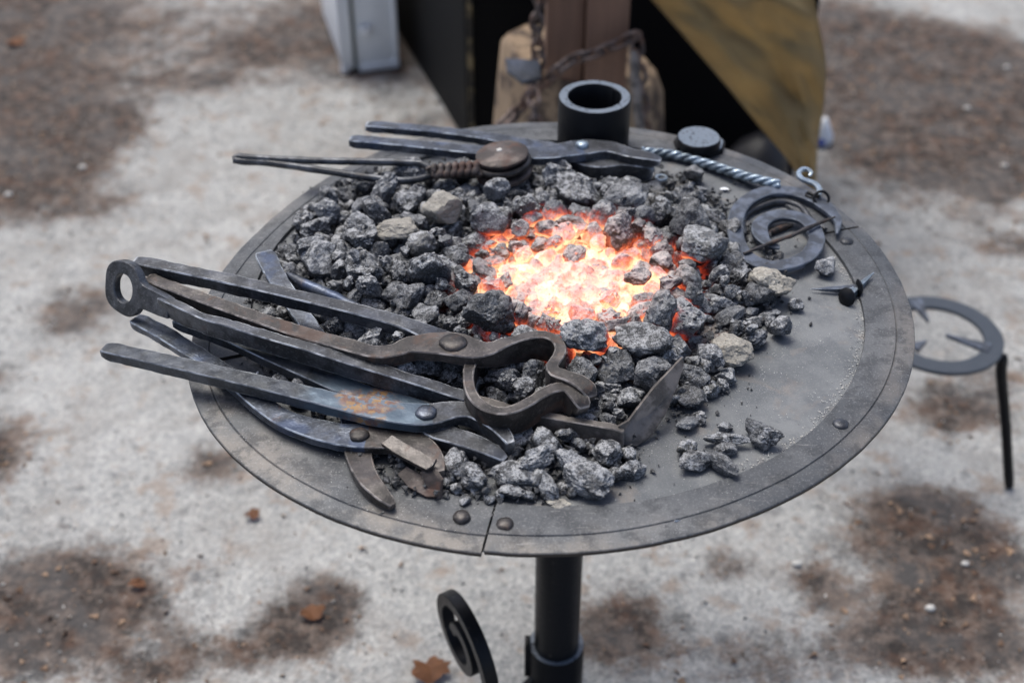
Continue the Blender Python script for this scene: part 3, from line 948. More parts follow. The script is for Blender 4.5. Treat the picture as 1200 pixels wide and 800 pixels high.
7 874 769 88 64 25 -20 70 139 87 100
12 -52 975 79 52 -52 52 -44 98 70 83
6 1491 797 75 80 20 -39 -40 105 77 80
15 2129 896 113 94 22 27 -8 163 126 92
4 2407 -118 71 87 -46 2 -18 115 93 93
3 1494 -267 126 10 20 39 -89 115 129 111
13 -27 -396 127 82 14 -50 25 123 126 83
7 65 -880 160 7 -20 -92 -32 89 82 84
14 -1395 -1028 96 30 -92 1 24 107 112 94
0 -443 -1657 287 44 4 55 -71 91 75 69
14 -1242 2410 76 72 -4 -22 -65 118 100 85
7 1697 2514 88 29 17 -54 -77 192 128 135
0 -729 2511 50 53 -10 19 -82 120 78 70
3 -927 1762 323 26 52 -50 64 92 65 72
14 714 1857 218 43 -46 -77 10 126 96 77
11 -1573 2067 58 89 9 25 -37 74 53 60
12 355 1831 263 1 -67 58 -46 102 83 67
10 140 1284 130 69 1 -73 5 152 120 92
1 1328 1081 145 82 51 -14 22 166 175 125
8 -135 1217 55 13 -5 -73 67 60 68 62
14 -88 1098 119 6 -37 -9 -92 66 57 51
10 -299 1318 60 9 16 98 -1 146 120 83
14 -2730 783 66 55 30 -15 76 87 82 84
7 2484 689 94 30 35 -1 89 159 108 118
8 -2118 281 79 52 77 37 -3 84 83 77
4 -2192 115 45 79 -35 21 -46 77 54 56
4 -2560 109 55 35 -9 14 92 76 71 49
9 -457 -269 199 55 -69 -47 1 105 88 86
6 -1597 -35 68 8 81 56 13 65 67 57
10 231 -302 94 51 -4 -37 -78 123 109 109
7 -2962 -50 79 17 9 98 -5 156 96 109
15 1116 -688 116 42 -46 14 77 144 140 146
11 -1108 -591 71 11 -53 -81 23 106 121 91
1 -2457 -724 193 1 -6 -93 -35 208 144 139
11 499 -772 100 48 82 29 -12 132 136 113
11 1994 -928 58 42 -34 13 83 62 68 63
1 1944 -1333 43 60 75 -8 -26 64 57 57
6 490 -1186 135 78 -13 -47 38 160 144 123
15 560 -1730 294 46 -48 48 -57 123 101 101
4 73 -1720 145 11 73 1 -67 87 74 75
14 1740 -1808 61 15 89 -42 9 118 83 82
4 -163 -1946 89 80 38 -15 -43 140 126 85
8 478 -2168 135 45 -40 37 -71 96 74 75
7 -313 -2418 228 89 -22 -10 38 200 116 107
3 -217 -2618 103 0 49 -86 12 214 151 137
8 600 -2813 43 10 -10 52 -84 92 57 47
10 -698 -2821 40 13 74 65 11 79 58 56
6 -1422 928 467 82 17 -5 -55 197 143 147
15 -1815 -485 466 14 3 -88 46 137 134 100
12 -1917 -599 465 38 49 -77 18 138 101 72
15 -2288 -694 423 14 93 -20 -26 201 116 142
0 -2029 -1401 415 53 -30 -28 74 189 143 137
9 -2212 -235 407 18 0 98 11 224 140 153
11 -285 -691 402 32 88 -33 -4 211 132 134
1 -759 1009 394 52 85 6 3 224 215 155
15 -1412 579 386 20 47 -40 -76 188 145 112
8 -433 -954 379 3 -13 -61 78 199 125 137
14 -33 -2326 371 17 -62 74 -19 107 105 75
15 1270 -1273 369 31 -84 28 -35 131 97 75
0 -1009 103 369 61 48 -42 -47 115 105 76
14 -1104 -476 352 30 -91 -16 22 107 105 102
5 -1179 -919 341 54 67 6 51 145 102 102
6 -830 1246 336 48 13 77 40 78 70 66
1 1615 -1280 332 51 -38 73 -26 71 81 63
14 -1107 -1035 329 46 -23 -61 -60 89 76 63
15 -1628 -592 315 4 -13 -38 -92 219 185 165
6 -1151 -297 312 45 -45 69 34 92 62 71
11 516 -2331 307 4 -36 4 -93 220 217 145
1 -2367 250 303 34 20 -53 75 192 204 140
14 134 -2349 302 36 -44 -78 -26 104 90 72
2 2303 1389 298 42 19 73 -51 133 120 106
13 -2148 -996 297 1 -32 91 -26 198 182 160
11 -1898 1228 297 85 -13 -4 50 68 69 58
4 -1226 -429 289 54 -45 16 69 78 83 71
11 1507 2426 272 93 35 8 0 92 73 69
3 2160 1229 270 85 39 10 34 82 72 75
9 -988 1573 269 33 69 -28 58 165 146 136
9 134 -1961 264 71 -56 38 18 105 61 58
1 -1697 -1690 262 51 44 -51 -54 169 177 134
9 -853 322 262 13 -89 -14 42 105 97 82
7 -353 1296 258 6 -51 63 58 94 62 60
8 308 -2499 251 55 14 0 -82 142 142 112
9 -1864 777 248 52 -49 -50 -49 111 85 80
10 -776 -1096 240 64 35 68 -8 253 172 135
7 -97 -818 240 78 62 -5 3 146 94 82
5 651 -1898 235 52 77 -33 -15 108 94 69
0 -976 362 231 54 -15 6 83 96 63 64
14 1519 -1471 230 83 -37 7 -41 116 98 97
2 -320 2642 229 43 -62 5 65 172 136 124
9 -1764 -2421 226 84 -11 52 15 215 165 126
3 -1877 -602 226 15 -67 47 -55 210 136 137
1 -2173 -1509 221 3 0 94 34 104 114 83
8 737 -1104 220 54 -80 -24 8 161 139 106
14 2217 754 219 59 -9 -1 -80 165 103 115
8 913 2531 218 31 -79 -38 -37 167 135 119
5 498 -2043 217 17 97 -4 16 85 91 62
5 665 -2537 216 25 -74 61 -11 120 106 92
8 -75 2916 214 17 -77 0 62 192 171 118
4 -1054 212 214 56 -56 17 58 133 122 128
5 -874 -1310 212 21 37 89 -15 94 106 75
9 -1864 186 211 24 -40 28 84 89 65 73
6 921 -2600 210 65 -73 -20 2 189 174 166
10 1908 -158 208 64 67 -27 -26 134 86 66
11 2274 983 208 8 -79 43 -42 74 79 52
5 1284 -1163 206 60 -64 36 32 92 81 59
3 -2321 -83 205 33 28 -64 63 201 172 133
4 466 -2555 205 22 17 94 22 71 76 62
12 372 -2815 203 74 -48 44 15 169 167 131
12 -1123 -2564 198 70 26 27 61 87 78 83
4 577 2347 197 33 38 -64 58 107 72 79
1 -2877 -1030 193 77 41 27 -40 211 146 111
1 -1080 -2030 192 0 -92 23 32 207 177 135
11 589 -2898 192 70 -51 44 25 170 121 113
3 -1847 -1340 188 34 -86 22 31 211 191 185
14 -675 1872 188 34 72 -60 5 125 98 102
9 -2965 -273 184 22 -27 38 86 251 173 175
2 -443 2468 183 26 33 24 88 94 74 61
8 -183 -629 182 22 24 -92 20 176 126 134
10 1153 1422 182 88 -12 -12 -45 146 160 132
6 2978 156 180 13 30 -64 70 195 155 128
9 2167 1336 178 56 26 -33 72 114 110 78
2 -3 -2288 176 70 39 -47 36 202 158 124
6 1727 -630 176 35 -26 -89 12 161 101 104
6 477 1766 176 13 73 -24 62 121 102 82
1 -657 -1441 173 79 -11 -59 -13 136 115 112
4 590 1051 170 89 -44 -12 5 165 105 86
2 -559 2631 170 32 -12 -94 -8 78 83 73
0 2148 1527 168 60 -72 -17 30 168 153 104
10 -1771 713 167 13 -92 -35 14 101 84 86
1 314 -3625 166 64 9 41 64 236 155 165
9 -1413 -2110 166 33 -84 -21 -37 171 143 140
10 1931 1107 166 5 86 50 7 73 66 69
12 -1245 -978 162 71 36 36 49 86 70 72
8 -1203 49 161 3 82 27 51 137 133 99
13 -1243 -3343 160 69 -24 4 -68 199 142 122
2 -2448 -247 160 60 24 -63 42 162 105 90
11 1187 1833 160 26 36 2 -90 84 82 59
1 -1075 -1149 159 1 1 -69 72 196 172 141
12 -608 -1186 158 44 83 19 -27 143 155 130
0 -980 -35 157 74 47 -22 -43 137 113 86
10 1539 2650 155 78 -37 50 5 147 143 149
2 -1876 381 154 65 20 -73 6 171 153 134
1 1342 2455 154 69 66 15 -27 142 143 108
3 2925 -342 152 30 96 0 -1 110 101 74
13 -772 -2267 152 50 -72 21 43 108 93 94
8 1049 1923 150 50 68 -37 38 134 96 99
15 -1154 1303 150 1 -34 -93 15 79 80 70
12 311 -2286 149 86 -6 -32 40 140 151 137
15 -2365 -400 146 19 -28 72 61 94 72 54
12 1545 2047 143 45 -76 46 -5 158 135 107
0 1724 157 143 38 -44 -70 42 150 112 111
8 2092 1175 143 59 -74 -33 8 81 77 67
10 -2666 1622 141 59 -29 57 48 125 109 72
2 -1953 1205 141 5 41 46 -78 121 117 101
4 -1837 1390 141 10 -58 29 -75 91 53 52
3 -259 -1285 140 25 0 34 -91 200 149 115
2 -1446 -2884 140 61 -60 37 36 179 159 170
2 663 -858 140 85 10 -7 50 136 112 111
3 28 2735 138 93 16 30 12 159 114 95
6 1433 1571 136 37 -50 -31 -72 96 84 63
1 -1513 -2582 135 72 4 -59 36 157 148 144
9 -487 -2227 133 7 90 29 -31 180 199 134
2 -2423 -1018 133 70 55 45 8 170 148 155
2 -748 -3551 132 38 -49 -38 -69 149 155 130
5 1734 -72 132 34 -74 36 45 127 99 102
14 -496 -3684 130 41 -19 -82 35 142 102 110
10 -1420 -1399 129 72 1 16 68 191 157 119
5 -2079 -498 129 36 69 -14 61 137 89 83
1 -2004 -1158 129 8 3 100 -3 134 103 113
14 -899 1837 127 2 83 -9 55 140 97 89
3 1252 -1010 127 18 90 -20 -33 139 107 79
8 2348 1273 127 43 -39 -54 -61 108 99 80
3 -2798 81 124 54 25 73 32 147 111 99
14 854 2026 124 93 -28 6 24 131 129 90
4 2911 838 124 39 62 -58 35 94 77 55
6 -2271 -1647 120 9 -36 -92 10 158 111 102
8 -382 -3251 118 94 -30 -12 6 203 147 144
0 -2028 -2033 118 44 19 -46 -75 192 150 101
3 -2521 895 118 58 -23 74 24 114 114 92
0 -601 -2475 116 22 -95 19 15 201 143 146
14 -2209 -1235 116 32 11 -66 67 148 104 82
6 -462 47 116 18 -65 27 69 128 111 121
2 -1743 -989 115 16 -93 -13 30 165 115 120
7 2497 238 114 28 -81 32 -40 167 143 128
0 -193 -1610 113 62 -73 -3 -28 144 90 101
2 -203 -3475 113 8 -58 23 78 118 111 113
1 3267 4 113 18 -15 97 5 100 90 73
1 1054 1220 112 57 -53 7 -62 120 119 83
3 1529 1675 112 36 88 10 -31 92 67 56
4 699 -3072 111 6 -37 -28 -88 139 113 96
7 1208 -1402 111 27 65 -63 33 136 113 117
5 1474 169 110 22 12 83 50 193 123 144
4 2334 1465 110 62 -61 -14 -48 152 97 90
2 810 -525 109 63 -20 47 58 120 74 79
14 464 -1587 109 49 44 -68 33 115 122 120
8 2499 1333 108 24 -24 87 36 110 109 97
6 674 -1610 107 14 -45 -76 -45 116 84 95
15 854 321 106 7 -97 -23 9 187 137 126
8 -1684 215 106 76 -43 -31 -38 116 118 92
12 958 -593 106 18 -14 76 -60 106 96 84
5 27 -3343 105 17 12 -91 -35 192 149 120
14 -1530 -2294 105 2 47 -27 -84 110 105 91
10 2019 -236 105 76 -22 61 5 92 106 71
6 1517 -1178 104 44 48 52 55 245 152 175
7 -264 2423 104 34 59 -73 -7 133 103 92
0 -2225 -1371 103 48 -88 -4 6 144 87 78
3 1856 1178 103 38 -29 32 -82 127 100 78
11 -13 -1401 103 45 68 -5 -57 126 111 96
14 859 -1583 103 26 69 -50 45 117 74 62
8 1135 2958 103 76 -33 -56 -6 115 85 79
14 -257 -12 103 60 -79 11 -10 105 90 74
6 755 1387 103 59 -29 44 61 89 67 69
0 -1506 -3208 102 57 74 13 34 167 135 86
12 -162 1557 102 30 34 14 88 145 106 122
8 -1512 -851 102 23 42 -40 78 117 70 62
14 518 2450 102 13 -58 -6 -80 108 105 88
7 445 1355 101 55 26 -14 -78 144 100 112
4 1211 -2700 99 14 -49 86 11 208 199 139
13 -1368 -2344 99 2 83 -40 -38 146 123 79
7 -956 -2802 99 36 -58 -72 12 145 147 154
0 -32 1340 99 80 6 40 -43 142 109 83
0 -140 2194 99 67 52 -50 -16 128 134 94
15 -980 1423 99 77 20 -3 60 122 107 80
7 -414 -577 98 39 21 77 -46 156 120 116
2 651 -2034 98 36 -29 89 2 138 136 110
13 -998 -3362 97 6 -50 -85 -16 159 112 84
15 -2716 -1469 97 88 15 33 -32 146 117 113
0 -1215 -1540 97 18 18 95 -20 145 99 122
5 400 74 97 47 35 81 4 134 138 112
1 -397 -161 97 16 -14 -18 96 121 112 82
5 1776 2852 96 15 -23 -93 23 186 146 123
5 721 -3236 96 99 -5 -3 -14 158 100 120
2 -2335 537 96 33 -74 -30 50 157 127 114
5 -857 -1379 96 92 -4 22 33 131 104 88
8 -522 -393 96 71 -37 46 39 88 93 71
1 623 1269 95 23 56 -54 -59 145 86 76
3 250 -971 95 59 -78 19 -7 132 135 132
15 -1735 -2975 95 5 -50 6 86 129 124 115
3 -1275 -829 95 52 -73 -10 44 96 114 79
2 567 -3631 94 46 -51 68 26 139 129 122
12 -446 -1549 94 3 -27 -83 49 101 86 76
2 -1880 -367 93 85 -1 -52 4 105 83 57
8 1675 769 92 52 -29 53 -60 143 122 105
11 -183 -461 92 35 29 84 31 133 125 101
10 -808 2769 92 45 35 14 81 126 107 104
5 -473 1872 92 43 68 34 -49 117 130 109
9 2329 -1170 91 18 -31 -80 48 215 134 150
0 2261 1116 91 64 -34 20 66 132 130 97
11 -72 -47 91 30 -45 -82 -19 127 99 87
15 2483 828 91 36 35 -49 71 82 69 53
2 1038 81 90 2 74 -39 -54 149 95 94
3 2356 906 90 55 83 13 4 140 114 92
11 1667 2187 90 93 -2 -20 31 117 110 89
1 -364 -1026 90 28 -77 30 49 75 68 63
13 -299 155 89 4 65 -70 -28 99 100 77
5 -1149 1009 89 20 83 -52 10 97 112 103
15 109 -1149 89 54 43 18 70 93 75 64
8 -1110 2610 88 81 0 -6 -59 123 119 96
15 2331 1782 88 31 -17 42 -84 113 73 73
1 -931 294 88 77 -43 -39 -28 107 70 79
3 -1549 -1597 88 6 -14 14 98 106 93 72
0 -654 400 88 29 24 91 16 103 78 54
14 -1359 1049 87 18 43 -88 -2 162 116 120
6 3062 -100 87 48 84 24 8 153 119 100
2 1338 2888 87 5 -81 24 53 135 124 107
5 802 -2897 87 11 -3 -27 96 119 109 109
11 -1258 -2176 86 84 14 -40 -33 117 92 100
7 -1293 1944 86 55 56 33 -53 87 79 73
12 -1064 -2318 85 80 57 12 -10 165 107 107
5 -436 1197 85 95 19 -20 16 119 107 72
5 -3171 -1126 85 16 21 -89 -37 118 114 112
15 -1412 -643 85 2 -93 22 -29 92 81 76
8 -1686 1670 85 34 18 85 35 84 90 78
15 -64 2527 84 4 90 10 -42 139 120 117
6 2860 -61 84 84 38 -27 -29 135 92 114
0 -811 -2160 84 13 26 -54 -79 134 84 89
4 -735 57 84 14 2 78 60 125 103 101
4 120 2083 84 68 61 -17 37 116 84 67
13 1609 -872 84 77 40 -32 -38 112 102 89
14 1304 1530 84 12 31 94 -10 105 92 76
6 -1856 -748 83 57 -8 -66 -48 106 88 103
13 61 -3656 83 57 -43 -29 64 91 70 82
6 -1748 1110 82 46 40 -61 -50 137 120 96
5 1217 382 82 47 -15 30 -81 128 124 96
3 374 2309 82 63 10 -39 -66 118 98 85
13 -1859 -2013 82 15 -43 32 83 92 89 77
12 696 -106 81 6 -27 -44 -86 138 115 89
9 -756 266 81 60 15 66 44 106 83 62
10 -1026 1695 81 45 26 -68 52 103 83 78
15 -30 -3129 81 100 4 0 -4 96 91 75
12 -841 -134 81 26 -8 22 -94 96 101 77
10 1538 412 80 5 -11 99 -3 190 147 112
3 649 -425 80 90 43 -10 -1 132 102 82
0 -3102 -957 80 93 19 -13 28 121 76 70
5 1414 -1467 80 14 94 7 32 112 93 84
1 379 1182 80 1 5 -100 7 104 65 68
0 -378 -2869 80 10 84 14 -52 97 81 81
14 -1169 1684 80 52 -36 77 -8 93 87 73
14 -451 -2721 80 52 -6 82 -23 93 86 80
8 -72 -1779 79 19 -12 -59 78 141 102 101
11 -2998 -607 79 80 -4 -55 22 129 102 73
12 447 -140 79 99 -12 -8 -7 106 90 82
6 -1737 2412 79 3 -26 -96 11 105 89 65
14 1877 -498 79 17 -59 -71 -34 104 94 111
12 96 2907 79 96 13 -8 -25 70 66 56
11 1705 1255 78 65 -47 -59 -6 122 94 81
14 -2224 -965 78 13 93 -10 33 111 103 76
"""

# ================================================================ the ground
def dirt_and_corner_fields():
    """brown dirt patches on the ground, broad ones also painting in darker view corners: centre, half width, half depth, weight"""
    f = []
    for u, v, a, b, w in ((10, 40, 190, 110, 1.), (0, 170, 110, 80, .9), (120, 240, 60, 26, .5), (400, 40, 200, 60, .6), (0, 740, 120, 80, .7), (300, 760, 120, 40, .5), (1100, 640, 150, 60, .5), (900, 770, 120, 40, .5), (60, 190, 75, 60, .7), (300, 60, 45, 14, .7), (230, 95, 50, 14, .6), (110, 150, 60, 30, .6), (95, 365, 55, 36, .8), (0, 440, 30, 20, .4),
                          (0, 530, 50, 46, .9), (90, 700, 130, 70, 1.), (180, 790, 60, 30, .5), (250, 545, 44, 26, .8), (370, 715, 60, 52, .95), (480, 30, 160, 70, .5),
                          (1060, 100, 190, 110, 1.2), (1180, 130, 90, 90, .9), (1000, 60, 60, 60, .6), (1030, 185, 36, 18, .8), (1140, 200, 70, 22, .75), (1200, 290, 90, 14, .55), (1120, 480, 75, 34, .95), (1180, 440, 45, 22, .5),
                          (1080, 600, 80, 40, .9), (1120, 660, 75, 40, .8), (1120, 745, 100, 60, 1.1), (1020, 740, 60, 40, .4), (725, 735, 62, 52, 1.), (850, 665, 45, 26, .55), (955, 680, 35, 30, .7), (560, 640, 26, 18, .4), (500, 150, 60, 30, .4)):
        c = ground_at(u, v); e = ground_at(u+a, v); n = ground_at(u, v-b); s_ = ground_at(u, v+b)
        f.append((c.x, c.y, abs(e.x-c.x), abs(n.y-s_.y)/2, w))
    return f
FIELDS = dirt_and_corner_fields()
def axis(lo, hi, step, far):
    a = list(np.arange(lo, hi+1e-6, step)); d = step
    while a[-1] < far: d *= 1.35; a.append(a[-1]+d)
    d = step
    while a[0] > -far: d *= 1.35; a.insert(0, a[0]-d)
    return a
xs = axis(-1.8, 1.8, .022, 250); ys = axis(-.3, 2.9, .022, 250)
X, Y = np.meshgrid(np.array(xs), np.array(ys))
dirt = np.zeros_like(X)  # dirt tone together with the darkening painted into the view's corners
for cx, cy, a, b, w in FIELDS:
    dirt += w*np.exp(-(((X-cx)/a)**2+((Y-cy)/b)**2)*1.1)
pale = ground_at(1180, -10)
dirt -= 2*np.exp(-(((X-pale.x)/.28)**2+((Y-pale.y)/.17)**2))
Z = np.zeros_like(X)
near = (np.abs(X) < 2) & (Y < 3) & (Y > -.5)
for i, j in zip(*np.nonzero(near)):
    Z[i, j] = .004*noise.noise((X[i, j]*4, Y[i, j]*4, 0))+.003*noise.noise((X[i, j]*19, Y[i, j]*19, 3))
nx, ny = len(xs), len(ys)
idx = np.arange(nx*ny).reshape(ny, nx)
faces = np.stack([idx[:-1, :-1], idx[:-1, 1:], idx[1:, 1:], idx[1:, :-1]], -1).reshape(-1, 4)
me = bpy.data.meshes.new('ground')
me.from_pydata(np.stack([X, Y, Z], -1).reshape(-1, 3).tolist(), [], faces.tolist())
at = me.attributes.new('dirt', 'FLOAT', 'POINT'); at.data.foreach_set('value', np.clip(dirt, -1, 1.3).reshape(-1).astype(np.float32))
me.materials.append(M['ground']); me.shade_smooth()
g_ = bpy.data.objects.new('ground', me); COL.objects.link(g_); g_['kind'] = 'structure'

def dirt_at(x, y): return sum(w*math.exp(-(((x-cx)/a)**2+((y-cy)/b)**2)*1.1) for cx, cy, a, b, w in FIELDS)
def shards(name, pts, mat, flat=.6, jag=.3, kind='stuff', seed=1):
    """many little irregular bits joined in one mesh; pts = (x, y, z, size)"""
    r = random.Random(seed); V = []; Fc = []
    base = [(1, 0, 0), (-.5, .87, 0), (-.5, -.87, 0), (0, 0, 1), (.3, .2, -1), (.55, -.5, .55), (-.5, .3, .6)]
    hull_f = [(3, 5, 0), (3, 0, 1), (3, 1, 6), (3, 6, 2), (3, 2, 5), (5, 2, 0), (6, 1, 2), (4, 1, 0), (4, 2, 1), (4, 0, 2)]
    for x, y, z, s_ in pts:
        q = Quaternion((r.gauss(0, 1), r.gauss(0, 1)*.25, r.gauss(0, 1)*.25, r.gauss(0, 1))).normalized()
        k0 = len(V); st = r.uniform(.8, 1.6)
        for b in base:
            v = Vector((b[0]*st*(1+r.uniform(-jag, jag)), b[1]*(1+r.uniform(-jag, jag)), b[2]*flat*(1+r.uniform(-jag, jag))))
            v = q @ v*s_
            V.append((x+v.x, y+v.y, z+v.z+s_*flat*.5))
        Fc += [tuple(k0+i for i in f) for f in hull_f]
    me = bpy.data.meshes.new(name); me.from_pydata(V, [], Fc); me.materials.append(mat); me.shade_flat()
    o = bpy.data.objects.new(name, me); COL.objects.link(o); o['kind'] = kind
    return o
rg = random.Random(11)
peb, wood = [], []
for i in range(4500):
    x, y = rg.uniform(-1.6, 1.6), rg.uniform(-.1, 2.6)
    peb.append((x, y, 0, rg.choice([.0015, .002, .002, .003, .004])))
while len(wood) < 2600:
    x, y = rg.uniform(-1.6, 1.6), rg.uniform(-.1, 2.6)
    if rg.random() < dirt_at(x, y)*.8+.03: wood.append((x, y, .002, rg.choice([.002, .003, .003, .004, .007])))
tag(shards('loose_gravel', peb, M['pebble'], seed=2), 'small loose grit and pebbles lying all over the grey yard ground', 'gravel')
tag(shards('wood_crumbs', wood, M['chips'], flat=.25, seed=3), 'brown wood and bark crumbs lying in the dirt patches of the ground', 'debris')

def leaf(u, v, sz, label, rot=0., mat='leaf', name='fallen_leaf', cat='leaf'):
    c = ground_at(u, v, .008); bm = bmesh.new(); r = random.Random(int(u)); n = 22
    cv = bm.verts.new(c+Vector((0, 0, sz*.12)))
    ring = []
    for i in range(n):
        t = 2*PI*i/n
        q = sz*(.72+.2*abs(math.cos(2.5*t)))*(1+r.uniform(-.22, .22))
        ring.append(bm.verts.new(c+Vector((math.cos(t+rot)*q, math.sin(t+rot)*q*.8, sz*(.16*math.sin(2*t+1)+.08*math.sin(5*t))+.005))))
    for i in range(n): bm.faces.new((cv, ring[i], ring[(i+1) % n]))
    bmesh.ops.solidify(bm, geom=bm.faces[:], thickness=.0015)
    return tag(build(name, bm, M[mat]), label, cat)
leaf(505, 785, .035, 'orange brown dead leaf on the ground beside the black scroll')
leaf(18, 50, .035, 'orange brown leaf on the dark ground at the upper left', .6)
leaf(365, 718, .024, 'dry tan leaf scrap on the brown dirt left of the scroll', .2)
leaf(160, 685, .016, 'small tan leaf scrap beside the dark dirt at the lower left', 1.)
leaf(296, 603, .017, 'pale tan leaf scrap on the ground below the rim', .3)
for u, v, s_, lab in ((1180, 79, .011, 'cream pebble on the dark ground near the upper right corner'), (1133, 127, .011, 'cream pebble on the dark ground right of the canvas'), (1177, 194, .010, 'cream pebble on the ground right of the forge'),
                      (1090, 712, .010, 'pale pebble on the dark dirt at the lower right'), (1131, 660, .008, 'small pale pebble on the brown dirt right of the forge'), (934, 660, .010, 'pinkish white pebble on the ground below the rim'), (10, 228, .012, 'white pebble at the edge of the dark ground on the left'), (97, 196, .011, 'white pebble on the grey ground left of the wire tool')):
    bm = bmesh.new(); bmesh.ops.create_icosphere(bm, subdivisions=2, radius=1)
    for w in bm.verts:
        w.co *= 1+.25*noise.noise(w.co*1.3+Vector((u, v, 0)))
        w.co = Vector((w.co.x*s_*.9, w.co.y*s_*.7, w.co.z*s_*.5))+ground_at(u, v, s_*.4)
    tag(build('pebble', bm, M['ash'], smooth=180), lab, 'pebble')

# ================================================================ the forge table
OUT = [(-167, .4297), (-158, .4366), (-151, .442), (-146, .445), (-142, .4455), (-135, .4398), (-127, .4379), (-120, .4343), (-108, .43), (-100, .4253), (-87, .4208), (-79, .4166), (-65, .4166), (-58, .4133), (-51, .4093), (-44, .4118),
       (-40, .4137), (-33, .418), (-25, .4185), (-20, .416), (-10, .4175), (-2, .4188), (6, .421), (18, .4204), (25, .4179), (31, .424), (37, .4275), (45, .4287), (54, .4287), (67, .4257), (73, .4228), (90, .4215), (97, .4222), (107, .424),
       (122, .414), (137, .4045), (145, .4024), (156, .4009), (165, .4069), (174, .4136)]
_A = np.radians(np.array(OUT)[:, 0]); _Bm = np.stack([np.ones(len(_A))]+[f(k_*_A) for k_ in (1, 2, 3, 4, 5) for f in (np.cos, np.sin)], 1)
_CF = np.linalg.lstsq(_Bm, np.array(OUT)[:, 1], rcond=None)[0]
def r_out(t):
    return float(_CF[0]+sum(_CF[2*k_-1]*math.cos(k_*t)+_CF[2*k_]*math.sin(k_*t) for k_ in (1, 2, 3, 4, 5)))
def r_out_raw(t):
    d = math.degrees(t); d = (d+180) % 360-180
    a = [(OUT[-1][0]-360, OUT[-1][1])]+OUT+[(OUT[0][0]+360, OUT[0][1])]
    for (x0, y0), (x1, y1) in zip(a, a[1:]):
        if x0 <= d <= x1:
            q = (d-x0)/(x1-x0); q = q*q*(3-2*q)*.5+q*.5
            return y0+(y1-y0)*q
    return .42
def r_in(t): return .3625+.0015*noise.noise((math.cos(t)*3, math.sin(t)*3, 7))
def tp(r, t, z): return Vector((CX+r*math.cos(t), CY+r*math.sin(t), TABLE+z))
def warp(p): return .0008*noise.noise((p.x*7, p.y*7, 1))+.0004*noise.noise((p.x*22, p.y*22, 5))

table = thing('forge_table', (CX, CY, 0), 'round black steel forge table on a single post carrying the coal fire', 'forge')
bm = bmesh.new(); NS, NR = 144, 34
c0 = bm.verts.new(tp(0, 0, 0)); prev = None
for i in range(1, NR+1):
    ring = []
    for k_ in range(NS):
        t = 2*PI*k_/NS; p = tp((r_in(t)+.02)*i/NR, t, 0); p.z += warp(p); ring.append(bm.verts.new(p))
    for k_ in range(NS):
        l = (k_+1) % NS
        if prev is None: bm.faces.new((c0, ring[k_], ring[l]))
        else: bm.faces.new((prev[k_], ring[k_], ring[l], prev[l]))
    prev = ring
for rf, zz in ((lambda t: r_in(t)+.022, -.0048), (lambda t: r_out(t)-.007, -.0048)):
    ring = [bm.verts.new(tp(rf(2*PI*k_/NS), 2*PI*k_/NS, zz)) for k_ in range(NS)]
    for k_ in range(NS):
        l = (k_+1) % NS; bm.faces.new((prev[k_], ring[k_], ring[l], prev[l]))
    prev = ring
low = [bm.verts.new(v.co+Vector((0, 0, -.003))) for v in prev]
for k_ in range(NS): bm.faces.new((prev[k_], low[k_], low[(k_+1) % NS], prev[(k_+1) % NS]))
bm.faces.new(low[::-1])
build('table_top', bm, M['plate'], table, smooth=40)

def ang(p): return math.atan2(p.y-CY, p.x-CX)
J = sorted([ang(on(572, 625)), ang(on(992, 272)), ang(on(281, 420))])
def rim(a0, a1, dr, dz):
    bm = bmesh.new(); n = max(8, int((a1-a0)/math.radians(1.5))); rings = []
    for i in range(n+1):
        t = a0+(a1-a0)*i/n; ri, ro = r_in(t), r_out(t)+dr; cr = ro-.021
        prof = [(ri, .001), (ri+.0006, .0032), (ri+.01, .0036), (ri+.5*(cr-ri), .0036), (cr-.0012, .0036), (cr, .0022), (cr+.0012, .0034), (ro-.006, .0026), (ro-.001, .0016), (ro, .0006), (ro-.0003, -.0036), (ro-.002, -.0042), (ri, -.0042)]
        r = []
        for q, z in prof:
            p = tp(q, t, z+dz)
            p.z += warp(p)+.0007*noise.noise((p.x*30, p.y*30, 9))
            if q >= ro-.002: p += Vector((math.cos(t), math.sin(t), 0))*.0005*noise.noise((p.x*45, p.y*45, 2))
            r.append(bm.verts.new(p))
        rings.append(r)
    for A, B in zip(rings, rings[1:]):
        m = len(A)
        for j in range(m): bm.faces.new((A[j], A[(j+1) % m], B[(j+1) % m], B[j]))
    bm.faces.new(rings[0]); bm.faces.new(rings[-1][::-1])
    bmesh.ops.recalc_face_normals(bm, faces=bm.faces)
    o = build('rim_strip', bm, M['rim'], table, smooth=30)
    return o
gap = .0035
for (a, b, dr, dz) in ((J[0], J[1], .0028, -.0004), (J[1], J[2], .0015, .0016), (J[2], J[0]+2*PI, -.0020, .0020)):
    rim(a+gap, b-gap, dr, dz)
for o in table.children:
    if o.name.startswith('rim_strip'):
        o.data.materials.append(M['dark_edge'])
        for p in o.data.polygons:
            if p.normal.z < .45 and abs(p.center.z+o.location.z-TABLE) < .02 and math.hypot(p.center.x, p.center.y) > .39: p.material_index = 1
for u, v, r in ((541, 606, .0085), (592, 615, .0088), (985, 498, .0086), (992, 284, .0085), (410, 212, .0085), (700, 150, .008)):
    bm = bmesh.new(); q = on(u, v, .004)
    ax = Vector((noise.noise((u, 0, 0))*.25, noise.noise((0, v, 0))*.25, 1))
    lathe(bm, q, [(r, -.001), (r, .0018), (r*.86, .0034), (r*.5, .0045), (0, .005)], ax, 20, .12)
    build('rivet', bm, M['steel_brown' if u < 600 and v > 300 else 'steel'], table, smooth=60)
POLE = Vector((.067, .0, 0))
